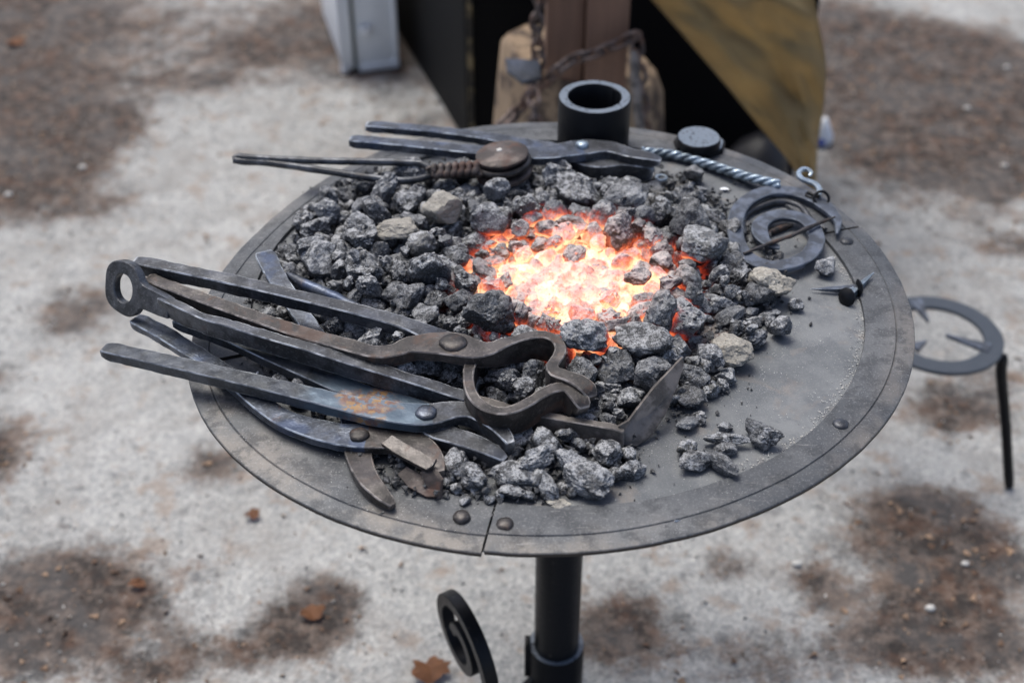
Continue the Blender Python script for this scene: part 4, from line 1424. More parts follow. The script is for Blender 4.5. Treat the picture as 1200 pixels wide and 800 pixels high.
bm = bmesh.new(); lathe(bm, POLE, [(0, .06), (.0335, .06), (.0335, TABLE-.0045), (0, TABLE-.0045)], seg=40); build('post', bm, M['paint'], table, smooth=40)
bm = bmesh.new()
lathe(bm, POLE, [(.034, .155), (.041, .155), (.042, .153), (.042, .06), (.034, .06)], seg=40); build('collar', bm, M['paint_grey_top'], table, smooth=40)
bm = bmesh.new(); box(bm, POLE+Vector((-.0435, -.004, .13)), .009, .02, .075, 0, .0015); build('collar_lug', bm, M['paint'], table, smooth=40)

def spiral_pts(c, ax, ay, r0, r1, turns, start, n=70):
    """flat spiral in the plane of ax, ay: starts at radius r0 and winds inward to r1"""
    out = []
    for i in range(n+1):
        f = i/n; a = start+2*PI*turns*f; r = r0+(r1-r0)*(f**.8)
        out.append(Vector(c)+ax*math.cos(a)*r+ay*math.sin(a)*r)
    return out
def flatbar(bm, pts, nrm, w, th, taper=None, closed=False):
    """bar of section w (in the plane) by th (along nrm) swept along points in a plane with normal nrm"""
    nrm = Vector(nrm).normalized(); rings = []; n = len(pts)
    for i, p in enumerate(pts):
        t = (pts[(i+1) % n]-pts[i-1]) if closed else (pts[min(i+1, n-1)]-pts[max(i-1, 0)])
        t.normalize(); s_ = t.cross(nrm).normalized()
        ww = w*(taper(i/(n-1)) if taper else 1)/2; m = min(.0012, ww*.3, th*.3); hh = th/2
        ww *= 1+.05*noise.noise(Vector(p)*60)
        rings.append([bm.verts.new(p+s_*a+nrm*b) for a, b in ((ww, hh-m), (ww-m, hh), (-ww+m, hh), (-ww, hh-m), (-ww, -hh+m), (-ww+m, -hh), (ww-m, -hh), (ww, -hh+m))])
    for i in range(n if closed else n-1):
        A, B = rings[i], rings[(i+1) % n]
        for j in range(8): bm.faces.new((A[j], B[j], B[(j+1) % 8], A[(j+1) % 8]))
    if not closed: bm.faces.new(rings[0]); bm.faces.new(rings[-1][::-1])
    bmesh.ops.recalc_face_normals(bm, faces=bm.faces)

# scroll foot: a flat bar from the collar that drops forward-left and curls up into an upright scroll
sc_c = at_depth(543, 750, -.07)
e1 = (Vector((.46, -.88, 0))).normalized(); e2 = Vector((-.04, 0, .98)); e2 = (e2-e1*e1.dot(e2)).normalized(); en = e1.cross(e2).normalized()
for a_, low_ in ((0, .0), (math.radians(87-208), .0), (math.radians(-22-208), .075)):
    R_ = Matrix.Rotation(a_, 3, 'Z')
    tr = lambda p: POLE+R_ @ (p-POLE) if a_ else p
    if a_:
        bm = bmesh.new(); f_ = tr(sc_c); bar(bm, [(POLE.x+(f_.x-POLE.x)*.25, POLE.y+(f_.y-POLE.y)*.25, .11-low_, .03, .012), (POLE.x+(f_.x-POLE.x)*.8, POLE.y+(f_.y-POLE.y)*.8, .05-low_*.4, .03, .012), (POLE.x+(f_.x-POLE.x)*1.7, POLE.y+(f_.y-POLE.y)*1.7, .014, .03, .012)], step=.02)
        build('foot_bar', bm, M['paint'], table, smooth=28); continue
    sp_ = [tr(p) for p in spiral_pts(sc_c, e1, e2, .101, .018, 1.65, math.radians(-75))]
    bm = bmesh.new(); flatbar(bm, sp_, (R_ @ en) if a_ else en, .0185, .019)
    st = sp_[0]; q = tr(sc_c+Vector((.03, .03, -.2))); q.z = .03
    lg = [tuple(st)+(.019, .0205), tuple(tr(Vector((sc_c.x+.03, sc_c.y-.02, .0085))).xy)+(.028, .013, .017), tuple(tr(Vector((sc_c.x+.06, sc_c.y+.035, 0))).xy)+(.05, .013, .017), tuple(tr(POLE+Vector((-.038, -.02, 0))).xy)+(.10, .013, .017)]
    bar(bm, lg, step=.01)
    bmesh.ops.recalc_face_normals(bm, faces=bm.faces)
    build('scroll_leg', bm, M['paint'], table, smooth=30)

# pot ring round the fire, half buried in coke
bm = bmesh.new(); pc = on(668, 345, 0); prof = [(.168, .0), (.168, .007), (.170, .0085), (.206, .0085), (.208, .007), (.208, .0)]
for ri_ in range(1):
    rr = []
    for kk in range(120):
        t = 2*PI*kk/120
        d = Vector((math.cos(t), math.sin(t), 0))
        rr.append([bm.verts.new(pc+d*(r+.0015*noise.noise((d*3)+Vector((0, 0, 4))))+Vector((0, 0, z+.001))) for r, z in prof])
    for kk in range(120):
        A, B = rr[kk], rr[(kk+1) % 120]
        for j in range(5): bm.faces.new((A[j], B[j], B[j+1], A[j+1]))
bmesh.ops.recalc_face_normals(bm, faces=bm.faces)
build('pot_ring', bm, M['pot_ring'], table, smooth=40)

# ================================================================ tools on the near side
SEG = []       # (x, y, z_bottom, half width): what the coke must lie below
def keep(lst, extra=.0):
    s_ = spline(rows(lst), .01)
    for r in s_: SEG.append((r[0], r[1], r[2]-r[4]-TABLE, r[3]/2+extra))
def pad(parts): 
    for l in parts: keep(l)
def rivet(parent, u, v, z, r, mat, h=.0045, tilt=(0, 0)):
    bm = bmesh.new()
    lathe(bm, on(u, v, z), [(r*.98, -.002), (r, h*.35), (r*.88, h*.75), (r*.55, h), (0, h*1.08)], Vector((tilt[0], tilt[1], 1)), 22, .15)
    return build('rivet', bm, mat, parent, smooth=60)

# large hollow-jawed tongs
A = thing('blacksmith_tongs', on(531, 402, .03), 'large brown steel tongs with round hollow jaws, lying uppermost on the coke', 'tongs', 'blacksmith tongs on the forge')
a_r1 = [(157, 303, .070, .0175, .016), (230, 318, .068, .0175, .016), (320, 338, .064, .018, .016), (420, 362, .060, .019, .016), (470, 376, .058, .020, .016), (498, 387, .054, .024, .014), (520, 400, .046, .036, .012), (545, 412, .044, .030, .014), (552, 420, .046, .016, .024)]
a_j1 = [(552, 420, .046, .016, .022), (549, 434, .052, .0115, .030), (550, 452, .053, .0115, .030), (558, 468, .053, .012, .031), (574, 478, .053, .012, .031), (594, 480, .053, .0125, .031), (614, 473, .053, .0125, .031), (632, 462, .053, .013, .031), (648, 454, .053, .014, .030), (662, 452, .053, .015, .032), (672, 457, .052, .018, .030), (682, 468, .050, .019, .028), (686, 477, .046, .015, .024)]
a_r2 = [(172, 323, .062, .016, .016), (200, 334, .062, .017, .016), (260, 356, .061, .018, .017), (340, 384, .060, .019, .017), (400, 401, .059, .020, .017), (440, 411, .058, .021, .017), (462, 409, .058, .022, .016), (480, 403, .058, .027, .014), (505, 401, .058, .036, .012), (531, 402, .058, .040, .012), (556, 408, .058, .032, .014), (574, 407, .058, .022, .020)]
a_j2 = [(574, 407, .058, .022, .020), (590, 401, .0585, .0155, .027), (605, 396, .059, .013, .031), (622, 392, .059, .0125, .033), (638, 391, .059, .0125, .033), (651, 396, .059, .0125, .033), (657, 406, .059, .013, .032), (654, 417, .058, .013, .030), (647, 427, .058, .014, .028), (651, 435, .058, .015, .026), (664, 439, .058, .016, .024), (678, 445, .057, .019, .026), (690, 454, .055, .019, .026), (695, 464, .050, .015, .022)]
forge_pair(a_r1+a_j1[1:], len(a_r1)-1, M['steel'], M['steel_brown'], A, 1, cham=.0012, wob=.0005)
forge_pair(a_r2+a_j2[1:], len(a_r2)-1, M['steel_brown'], M['steel_brown'], A, 3, cham=.0012, wob=.0005)
rivet(A, 531, 402, .058, .0145, M['steel_brown'], .0045)
pad([a_r1, a_j1, a_r2, a_j2])

# long poker with an eye and a bent blade
B = thing('fire_poker', on(148, 340, .03), 'long black poker with a ring eye at the left end and a bent rusty blade', 'poker')
_ec = on(148, 337, .052); _ea = (on(215, 368, .052)-_ec).normalized()
b_bar = [(*survey(_ec+_ea*s_+Vector((0, 0, .0118))), .0638, w_, .0236) for s_, w_ in ((.055, .0098), (.064, .0102), (.074, .0108))]+[(240, 370, .0635, .0115, .0225), (265, 377, .063, .012, .022), (300, 388, .061, .013, .021), (360, 405, .057, .0145, .021), (407, 420, .053, .015, .021), (483, 443, .042, .0155, .020), (548, 464, .032, .015, .019), (600, 478, .028, .013, .020), (650, 487, .028, .010, .024), (700, 496, .029, .009, .026), (731, 502, .030, .008, .028)]
forge_pair(b_bar, 9, M['steel'], M['steel_tan'], B, 5, names=('bar', 'shank'), wob=.0007)
pad([b_bar])
ec = on(148, 337, .052); p1 = on(215, 368, .052)
ea = (p1-ec).normalized(); eb = Vector((0, .40, .92)); eb = (eb-ea*ea.dot(eb)).normalized(); en_ = ea.cross(eb).normalized()
bm = bmesh.new(); rings = []
angs = sorted(set([2*PI*i/44 for i in range(44)]+[math.radians(x) % (2*PI) for x in (-24, -20, -16, -12, -9, -6, -3, 3, 6, 9, 12, 16, 20, 24)]))
nseg = len(angs)
for t in angs:
    ct, st = math.cos(t), math.sin(t)
    ro = 1/max(1e-6, (abs(ct/.0300)**2.4+abs(st/.0320)**2.4)**(1/2.4))*(1+.02*math.sin(5*t+1))
    if ct > .3:
        hh = .0145+.010*max(0, 1-(abs(st)/.5))*0
        nk = min(.072/ct, (.0115+.006*abs(math.tan(t)))/max(abs(st), 1e-4))
        ro = max(ro, nk if ct > .55 else 0)
    ri = 1/max(1e-6, (abs(ct/.0142)**2.2+abs(st/.0170)**2.2)**(1/2.2))
    r = []
    for rad, z in ((ro-.0012, .0052), (ro, .004), (ro, -.004), (ro-.0012, -.0052), (ri+.0012, -.0052), (ri, -.004), (ri, .004), (ri+.0012, .0052)):
        r.append(bm.verts.new(ec+ea*ct*rad+eb*st*rad+en_*z))
    rings.append(r)
for i in range(nseg):
    A_, B_ = rings[i], rings[(i+1) % nseg]
    for j in range(8): bm.faces.new((A_[j], B_[j], B_[(j+1) % 8], A_[(j+1) % 8]))
bmesh.ops.recalc_face_normals(bm, faces=bm.faces)
build('eye', bm, M['steel'], B, smooth=40)
bm = bmesh.new()
slab(bm, [on(724, 499, .030), on(735, 493, .033), on(746, 478, .036), on(766, 452, .042), on(781, 437, .047), on(799, 418, .054), on(801, 427, .050), on(793, 452, .036), on(780, 484, .020), on(764, 509, .006), on(745, 523, .0015), on(724, 521, .0015)], .0055, (.25, -.9, .55), .0012)
build('blade', bm, M['steel_tan'], B, smooth=40)

# flat-jawed tongs with heat colours
C = thing('blacksmith_tongs', on(500, 484, .01), 'grey steel flat jaw tongs with blue and orange heat marks before the rivet', 'tongs', 'blacksmith tongs on the forge')
c_1 = [(121, 405, .036, .019, .012), (180, 418, .0365, .020, .013), (250, 434, .037, .0205, .014), (330, 453, .036, .022, .014), (400, 470, .035, .025, .013), (445, 479, .035, .031, .012), (480, 484, .034, .034, .011), (505, 484, .034, .033, .011), (530, 479, .034, .027, .012), (552, 480, .034, .022, .015), (570, 489, .034, .019, .018), (586, 501, .034, .016, .019), (599, 517, .032, .012, .017)]
c_2 = [(205, 372, .034, .014, .012), (262, 392, .032, .015, .012), (320, 416, .030, .021, .012), (370, 437, .027, .024, .012), (420, 458, .025, .028, .011), (465, 474, .024, .036, .010), (500, 486, .0225, .036, .010), (512, 501, .023, .030, .014), (530, 509, .024, .024, .019), (555, 517, .024, .022, .021), (578, 527, .023, .018, .020), (593, 536, .020, .012, .015)]
forge_pair(c_1, 7, M['patina'], M['steel'], C, 7)
forge_pair(c_2, 6, M['patina'], M['steel'], C, 9)
rivet(C, 500, 484, .034, .0115, M['steel_blue'], .0042)
pad([c_1, c_2])

# box jaw tongs
Dg = thing('blacksmith_tongs', on(421, 510, .01), 'box jaw tongs with bluish handles and brown open jaws, nearest the rim', 'tongs', 'blacksmith tongs on the forge')
d_1 = [(158, 371, .021, .021, .010), (190, 388, .021, .021, .010), (230, 413, .0205, .021, .010), (270, 440, .020, .0215, .010), (300, 466, .020, .022, .010), (330, 487, .020, .024, .010), (365, 500, .020, .029, .010), (400, 508, .020, .033, .010), (430, 510, .020, .036, .010), (462, 511, .021, .036, .010), (487, 519, .021, .032, .011), (504, 532, .021, .025, .014), (514, 551, .020, .017, .018)]
d_2 = [(309, 294, .036, .025, .005), (325, 325, .034, .023, .006), (345, 355, .028, .022, .007), (372, 395, .020, .022, .008), (398, 440, .012, .024, .008), (414, 480, .010, .030, .008), (420, 510, .010, .034, .008), (421, 535, .014, .026, .011), (431, 558, .017, .022, .013), (446, 576, .017, .017, .013), (461, 590, .014, .010, .010)]
forge_pair(d_1, 8, M['steel_blue'], M['steel_brown'], Dg, 11)
forge_pair(d_2, 6, M['steel_blue'], M['steel_brown'], Dg, 13)
rivet(Dg, 421, 510, .020, .0105, M['steel_brown'], .004)
bm = bmesh.new(); slab(bm, [on(447, 521, .030), on(459, 511, .031), (on(485, 526, .030)), on(512, 539, .028), on(508, 547, .026), on(500, 552, .025), on(488, 546, .027), on(462, 532, .029)], .005)
build('box_lip', bm, M['steel_brown'], Dg, smooth=40)
bm = bmesh.new(); slab(bm, [on(466, 556, .013), on(477, 547, .016), on(500, 560, .013), on(517, 572, .010), on(512, 583, .005), on(500, 583, .004), on(478, 571, .007)], .005)
build('box_lip', bm, M['steel_rust'], Dg, smooth=40)
bm = bmesh.new(); slab(bm, [on(494, 552, .024), on(508, 548, .023), on(518, 562, .020), on(516, 584, .004), on(508, 580, .004), on(503, 560, .012)], .005, (.8, .5, .1))
build('box_web', bm, M['steel_rust'], Dg, smooth=40)
pad([d_1, d_2])

# round rod
bm = bmesh.new(); e_p = [(336, 318, .034, .006, .006), (350, 325, .034, .013, .013), (385, 340, .034, .0145, .0145), (430, 362, .034, .0145, .0145), (480, 388, .032, .0145, .0145), (520, 402, .030, .0145, .0145)]
bar(bm, rows(e_p), rounded=True, seed=15); pad([e_p])
bmesh.ops.recalc_face_normals(bm, faces=bm.faces)
tag(build('iron_rod', bm, M['steel_blue'], smooth=60), 'round grey steel rod with a tapered tip poking from under the uppermost tongs', 'rod')

# ================================================================ things on the far side
F_ = thing('blacksmith_tongs', on(682, 172, .02), 'dark flat jaw tongs across the far side of the coke, before the short pipe', 'tongs', 'blacksmith tongs on the forge')
f_2 = [(410, 161, .052, .018, .012), (470, 166, .052, .019, .012), (540, 173, .051, .021, .012), (600, 178, .050, .026, .012), (640, 178, .050, .032, .012), (682, 172, .050, .038, .012), (712, 171, .050, .028, .013), (738, 178, .050, .024, .013), (760, 182, .050, .020, .013), (775, 186, .048, .013, .010)]
f_1 = [(429, 144, .040, .017, .011), (500, 150, .040, .017, .011), (560, 157, .039, .019, .011), (610, 166, .038, .024, .011), (650, 174, .037, .030, .010), (678, 183, .036, .034, .012), (700, 189, .038, .030, .022), (728, 187, .039, .028, .026), (752, 190, .038, .024, .025), (767, 194, .036, .016, .022)]
forge_pair(f_2, 5, M['steel_blue'], M['steel'], F_, 16)
forge_pair(f_1, 5, M['steel_blue'], M['steel'], F_, 18)
rivet(F_, 682, 171, .050, .0088, M['steel_bright'], .006)
pad([f_1, f_2])

# bent wire handle, twisted, holding a grooved wheel
wz = .045
pul_c = on(589, 187, .052); pax = Vector((-.12, .02, 1)).normalized()
bm = bmesh.new()
w_p = [(557, 194, .050), (520, 200, .048), (508, 197, .047), (498, 190, .047), (485, 187, .047), (440, 186, .047), (380, 185, .047), (320, 183, .046), (290, 181, .046), (279, 180, .046), (274, 183, .044), (280, 185, .042), (310, 187, .042), (370, 195, .042), (430, 204, .042), (470, 208, .042), (492, 206, .042), (505, 202, .042), (530, 201, .044), (557, 196, .046)]
bar(bm, rows([(u, v, z, .0098, .0098) for u, v, z in w_p]), rounded=True, seed=21, wob=.0003)
bmesh.ops.recalc_face_normals(bm, faces=bm.faces)
Wt = build('wire_handle', bm, M['steel'], smooth=60)
Wt.name = 'wire_tool'; tag(Wt, 'long bent wire handle twisted at its right end round a rusty wheel', 'wire tool')
bm = bmesh.new(); tc, te = on(505, 201, .046), on(561, 197, .050); td = (te-tc)
sd_ = td.normalized().cross(Vector((0, 0, 1))).normalized(); ud_ = sd_.cross(td.normalized())
for ph in (0, PI):
    pts = []
    for i in range(61):
        f = i/60; a = ph+f*2*PI*3.4
        p = tc+td*f+(sd_*math.cos(a)+ud_*math.sin(a))*.0060
        pts.append((p.x, p.y, p.z+.005, .0098, .0098))
    bar(bm, pts, rounded=True, step=.003, wob=.0001)
bmesh.ops.recalc_face_normals(bm, faces=bm.faces)
build('twist', bm, M['steel_rust'], Wt, smooth=60)
bm = bmesh.new(); pa = pax.orthogonal().normalized(); pb = pax.cross(pa)
ringp = [pul_c+(pa*math.cos(t)+pb*math.sin(t))*.0335-pax*.004 for t in [2*PI*i/48 for i in range(48)]]
bar(bm, [(p.x, p.y, p.z+.0048, .0098, .0098) for p in ringp], rounded=True, closed=True, step=.003, wob=.0002)
bmesh.ops.recalc_face_normals(bm, faces=bm.faces)
build('loop', bm, M['steel_brown'], Wt, smooth=60)
bm = bmesh.new(); R0 = .0375
lathe(bm, pul_c, [(0, -.023), (R0*.95, -.023), (R0, -.0215), (R0, -.017), (R0*.95, -.0155), (R0*.70, -.0145), (R0*.70, .002), (R0*.90, .004), (R0*.94, .0055), (R0*.94, .0085), (R0*.9, .0098), (R0*.3, .0104), (R0*.22, .0112), (0, .0112)], pax, 44, .02)
tag(build('grooved_wheel', bm, M['steel_rust'], smooth=40), 'rusty brown grooved wheel gripped in the loop of the bent wire', 'wheel')
bm = bmesh.new(); lathe(bm, pul_c+pax*.0108+Vector((-.003, .006, 0)), [(0, .002), (.0035, .001), (.004, 0)], pax, 10)
build('white_fleck', bm, M['ash'], bpy.data.objects['grooved_wheel'], smooth=60)
SEG += [(pul_c.x+dx*.02, pul_c.y+dy*.02-.01, .028, .022) for dx in (-1, 0, 1) for dy in (-2, -1, 0, 1)]

# short upright pipe
yb = on(697, 173, 0).y; top = at_depth(697, 113, yb); hp = top.z-TABLE; rp = .0505
pb_ = Vector((top.x, yb, TABLE))
bm = bmesh.new(); ri_ = rp*.72
lathe(bm, pb_, [(ri_, .002), (rp, .002), (rp, hp-.002), (rp-.0015, hp), (ri_+.0015, hp), (ri_, hp-.002), (ri_, .002)], seg=48)
for v in bm.verts:
    d = Vector((v.co.x-pb_.x, v.co.y-pb_.y, 0)); k0 = noise.noise(Vector((d.x*60, d.y*60, v.co.z*25)))
    if d.length < ri_+.001: v.co += d*(.06*k0)
    else: v.co.z += .0006*k0
tag(build('short_pipe', bm, M['paint_grey_top'], smooth=40), 'short thick black pipe standing upright on the far rim of the forge', 'pipe')
# plug
cp_ = thing('pipe_cap', on(820, 172, .003), 'round black steel cap with a raised flat top, lying right of the short pipe', 'cap')
bm = bmesh.new(); lathe(bm, on(820, 172, .004), [(0, 0), (.036, 0), (.0375, .002), (.0365, .007), (.034, .0085), (0, .0088)], seg=9, wob=.05)
bmesh.ops.subdivide_edges(bm, edges=bm.edges[:], cuts=1)
build('flange', bm, M['paint_grey_top'], cp_, smooth=30)
bm = bmesh.new(); lathe(bm, on(818, 170, .0128), [(.028, -.001), (.0305, .001), (.031, .011), (.029, .0132), (.02, .0128), (0, .0126)], seg=36, wob=.05)
build('boss', bm, M['paint_grey_top'], cp_, smooth=30)
# twisted rod
bm = bmesh.new(); a0_, a1_ = [], []
base = spline(rows([(752, 175, .010, .01, .01), (790, 179, .012, .01, .01), (830, 190, .013, .01, .01), (870, 203, .018, .01, .01), (914, 214, .022, .01, .01)]), .0025)
for ph in (0, 2*PI/3, 4*PI/3):
    pts = []
    for i, q in enumerate(base):
        t = Vector(base[min(i+1, len(base)-1)][:3])-Vector(base[max(i-1, 0)][:3]); t.normalize()
        s1 = t.cross(Vector((0, 0, 1))).normalized(); s2 = s1.cross(t)
        a = ph+i*.0025/.040*2*PI
        p = Vector(q[:3])+(s1*math.cos(a)+s2*math.sin(a))*.0036
        pts.append((p.x, p.y, p.z, .0068, .0068))
    bar(bm, pts, rounded=True, step=.01, wob=.0001)
bmesh.ops.recalc_face_normals(bm, faces=bm.faces)
tag(build('twisted_rod', bm, M['steel_bright'], smooth=70), 'pale twisted steel rod running from the far tongs to the flat spiral', 'rod')
# little ring
bm = bmesh.new(); q = on(775, 207, .016)
bar(bm, [(q.x+.0068*math.cos(2*PI*i/20), q.y+.0068*math.sin(2*PI*i/20), q.z, .0042, .004) for i in range(20)], closed=True, step=.002, wob=0)
bmesh.ops.recalc_face_normals(bm, faces=bm.faces)
tag(build('washer', bm, M['steel_bright'], smooth=28), 'tiny pale steel ring at the jaw tips of the far tongs', 'washer')

# flat spiral
sp_px = [(981, 272), (982, 256), (971, 243), (953, 231), (928, 223), (903, 222), (881, 230), (867, 243), (862, 260), (864, 280), (872, 295), (888, 306), (909, 310), (932, 306), (949, 296), (957, 281), (953, 265), (940, 254), (920, 250), (902, 253), (891, 262), (892, 274), (901, 284), (914, 288)]
bm = bmesh.new(); lst = []
for i, (u, v) in enumerate(sp_px):
    f = i/(len(sp_px)-1); w = .0205 if f > .1 else .004+.0165*(f/.1)
    if f > .93: w = .014
    lst.append((u, v, .0165, w, .0065))
bar(bm, rows(lst), step=.005, cham=.0012, wob=.0004, seed=30, tipround=.9)
bmesh.ops.recalc_face_normals(bm, faces=bm.faces)
tag(build('flat_spiral', bm, M['spiral'], smooth=28), 'flat grey steel spiral with a pointed outer end lying on the right of the forge', 'spiral')
bm = bmesh.new(); bar(bm, rows([(873, 272, .010, .008, .007), (872, 252, .010, .008, .008), (890, 240, .010, .009, .009), (916, 233, .010, .009, .009), (938, 239, .010, .009, .009), (950, 254, .009, .009, .009), (968, 266, .012, .007, .007)]), rounded=True)
bmesh.ops.recalc_face_normals(bm, faces=bm.faces)
tag(build('bent_hook', bm, M['steel'], smooth=60), 'dark round bar bent to an arc beneath the flat spiral', 'hook')
bm = bmesh.new(); bar(bm, rows([(888, 275, .009, .006, .006), (905, 268, .009, .009, .009), (922, 262, .009, .008, .008), (930, 262, .009, .005, .005)]), rounded=True)
bmesh.ops.recalc_face_normals(bm, faces=bm.faces)
tag(build('short_bar', bm, M['steel_brown'], smooth=60), 'short dark bar seen through the eye of the flat spiral', 'bar')
bm = bmesh.new(); bar(bm, rows([(872, 296, .020, .0035, .0035), (900, 284, .022, .005, .005), (925, 275, .023, .0055, .0055), (950, 264, .024, .005, .005), (966, 257, .024, .0055, .005), (979, 253, .024, .003, .003)]), rounded=True, wob=.0006)
bmesh.ops.recalc_face_normals(bm, faces=bm.faces)
tag(build('thin_rod', bm, M['steel_brown'], smooth=60), 'thin brown wrought rod lying across the flat spiral', 'rod')
S1 = thing('s_hook', on(955, 215, .02), 'pale grey S shaped steel hook leaning on the far right rim', 's hook')
bm = bmesh.new(); bar(bm, rows([(948, 205, .026, .004, .005), (951, 201, .028, .006, .005), (947, 197, .029, .006, .005), (940, 197, .029, .006, .005), (936, 202, .029, .0065, .005), (940, 208, .028, .007, .005), (949, 211, .027, .0075, .005), (957, 215, .026, .0075, .005), (961, 221, .025, .0075, .005), (959, 227, .023, .007, .005)]), step=.003, cham=.001)
bmesh.ops.recalc_face_normals(bm, faces=bm.faces); build('hook', bm, M['steel_bright'], S1, smooth=28)
bm = bmesh.new(); q = on(963, 231, .022)
bar(bm, [(q.x+.0095*math.cos(2*PI*i/24), q.y+.006*math.sin(2*PI*i/24), q.z+.007*math.sin(2*PI*i/24), .004, .004) for i in range(24)], closed=True, rounded=True, step=.003, wob=0)
bar(bm, rows([(960, 229, .021, .004, .004), (953, 227, .020, .004, .004), (947, 224, .020, .004, .004), (945, 228, .019, .004, .004), (953, 231, .019, .004, .004)]), rounded=True, step=.003)
bmesh.ops.recalc_face_normals(bm, faces=bm.faces)
tag(build('wire_link', bm, M['paint'], smooth=60), 'small black curled wire link hooked in the pale S hook', 'link')

def nail(tip, head, label, hr, mat, htilt, ztip, zhead, w=.0065):
    n_ = thing('forged_nail', on(*tip, 0.004), label, 'nail', 'hand forged nails on the right of the forge')
    bm = bmesh.new()
    a_, b_ = on(*tip, ztip), on(*head, zhead)
    bar(bm, [tuple(a_)+(.0012, .0012), tuple(a_.lerp(b_, .3))+(w*.55, w*.6), tuple(a_.lerp(b_, .7))+(w*.9, w), tuple(b_)+(w, w)], cham=.0006, wob=.0003, step=.004)
    bmesh.ops.recalc_face_normals(bm, faces=bm.faces); build('shaft', bm, mat, n_, smooth=40)
    bm = bmesh.new(); lathe(bm, b_+Vector((0, 0, -w*.4)), [(hr*.5, -.002), (hr, 0), (hr*.95, .002), (hr*.6, .0045), (0, .0055)], htilt, 10, .2)
    build('head', bm, M['paint'], n_, smooth=30)
nail((950, 338), (1006, 335), 'blue black forged nail pointing left with its head on the step of the rim', .0105, M['steel_blue'], (b0 := on(1006, 335)-on(950, 338)), .005, .013, .008)
nail((1024, 319), (993, 345), 'black forged nail with its broad head towards the fire, point up right', .0115, M['steel_bright'], (-.62, -.62, .35), .012, .012, .0085)

# ================================================================ coke
def rock_mesh(seed, sub, mat):
    rnd = random.Random(seed)
    bm = bmesh.new(); bmesh.ops.create_icosphere(bm, subdivisions=sub, radius=1)
    planes = []
    for k in range(rnd.randint(8, 12)):
        n = Vector((rnd.gauss(0, 1), rnd.gauss(0, 1), rnd.gauss(0, 1))).normalized()
        planes.append((n, rnd.uniform(.58, 1.0)))
    off = Vector((seed*7.13, seed*3.7, seed*1.9)); soft = rnd.uniform(24, 60); amp = (1., .35, .7, .22)[seed % 4]
    for v in bm.verts:
        d = v.co.normalized(); s_ = 0
        for n, p in planes:
            c = n.dot(d)
            if c > .05: s_ += (c/p)**soft
        r = min(s_**(-1/soft) if s_ > 0 else 1.2, 1.2)
        r *= 1+.14*noise.noise(d*1.7+off)+.08*noise.noise(d*4+off)
        r *= 1+amp*(.08*noise.noise(d*8+off)-.10*abs(noise.noise(d*13+off))-(.09*abs(noise.noise(d*27+off)) if sub > 3 else 0))
        v.co = d*r
    me = bpy.data.meshes.new('coke_lump'); bm.to_mesh(me); bm.free(); me.materials.append(mat); me.shade_flat()
    return me
NV = 16
ROCK = [rock_mesh(i, 4, M['coke']) for i in range(NV)]
PALE = [rock_mesh(i+40, 4, M['coke_pale']) for i in range(3)]
vals = [int(x) for x in COALS.split()]
coal = [vals[i:i+11] for i in range(0, len(vals), 11)]
near_grid = {}
for sx, sy, sz, hw in SEG: near_grid.setdefault((int(sx//.03), int(sy//.03)), []).append((sx, sy, sz, hw))
def ceiling(x, y, r):
    lo = 9
    for i in (-1, 0, 1):
        for j in (-1, 0, 1):
            for sx, sy, sz, hw in near_grid.get((int(x//.03)+i, int(y//.03)+j), ()):
                if math.hypot(sx-x, sy-y) < hw+r*.75: lo = min(lo, sz)
    return lo
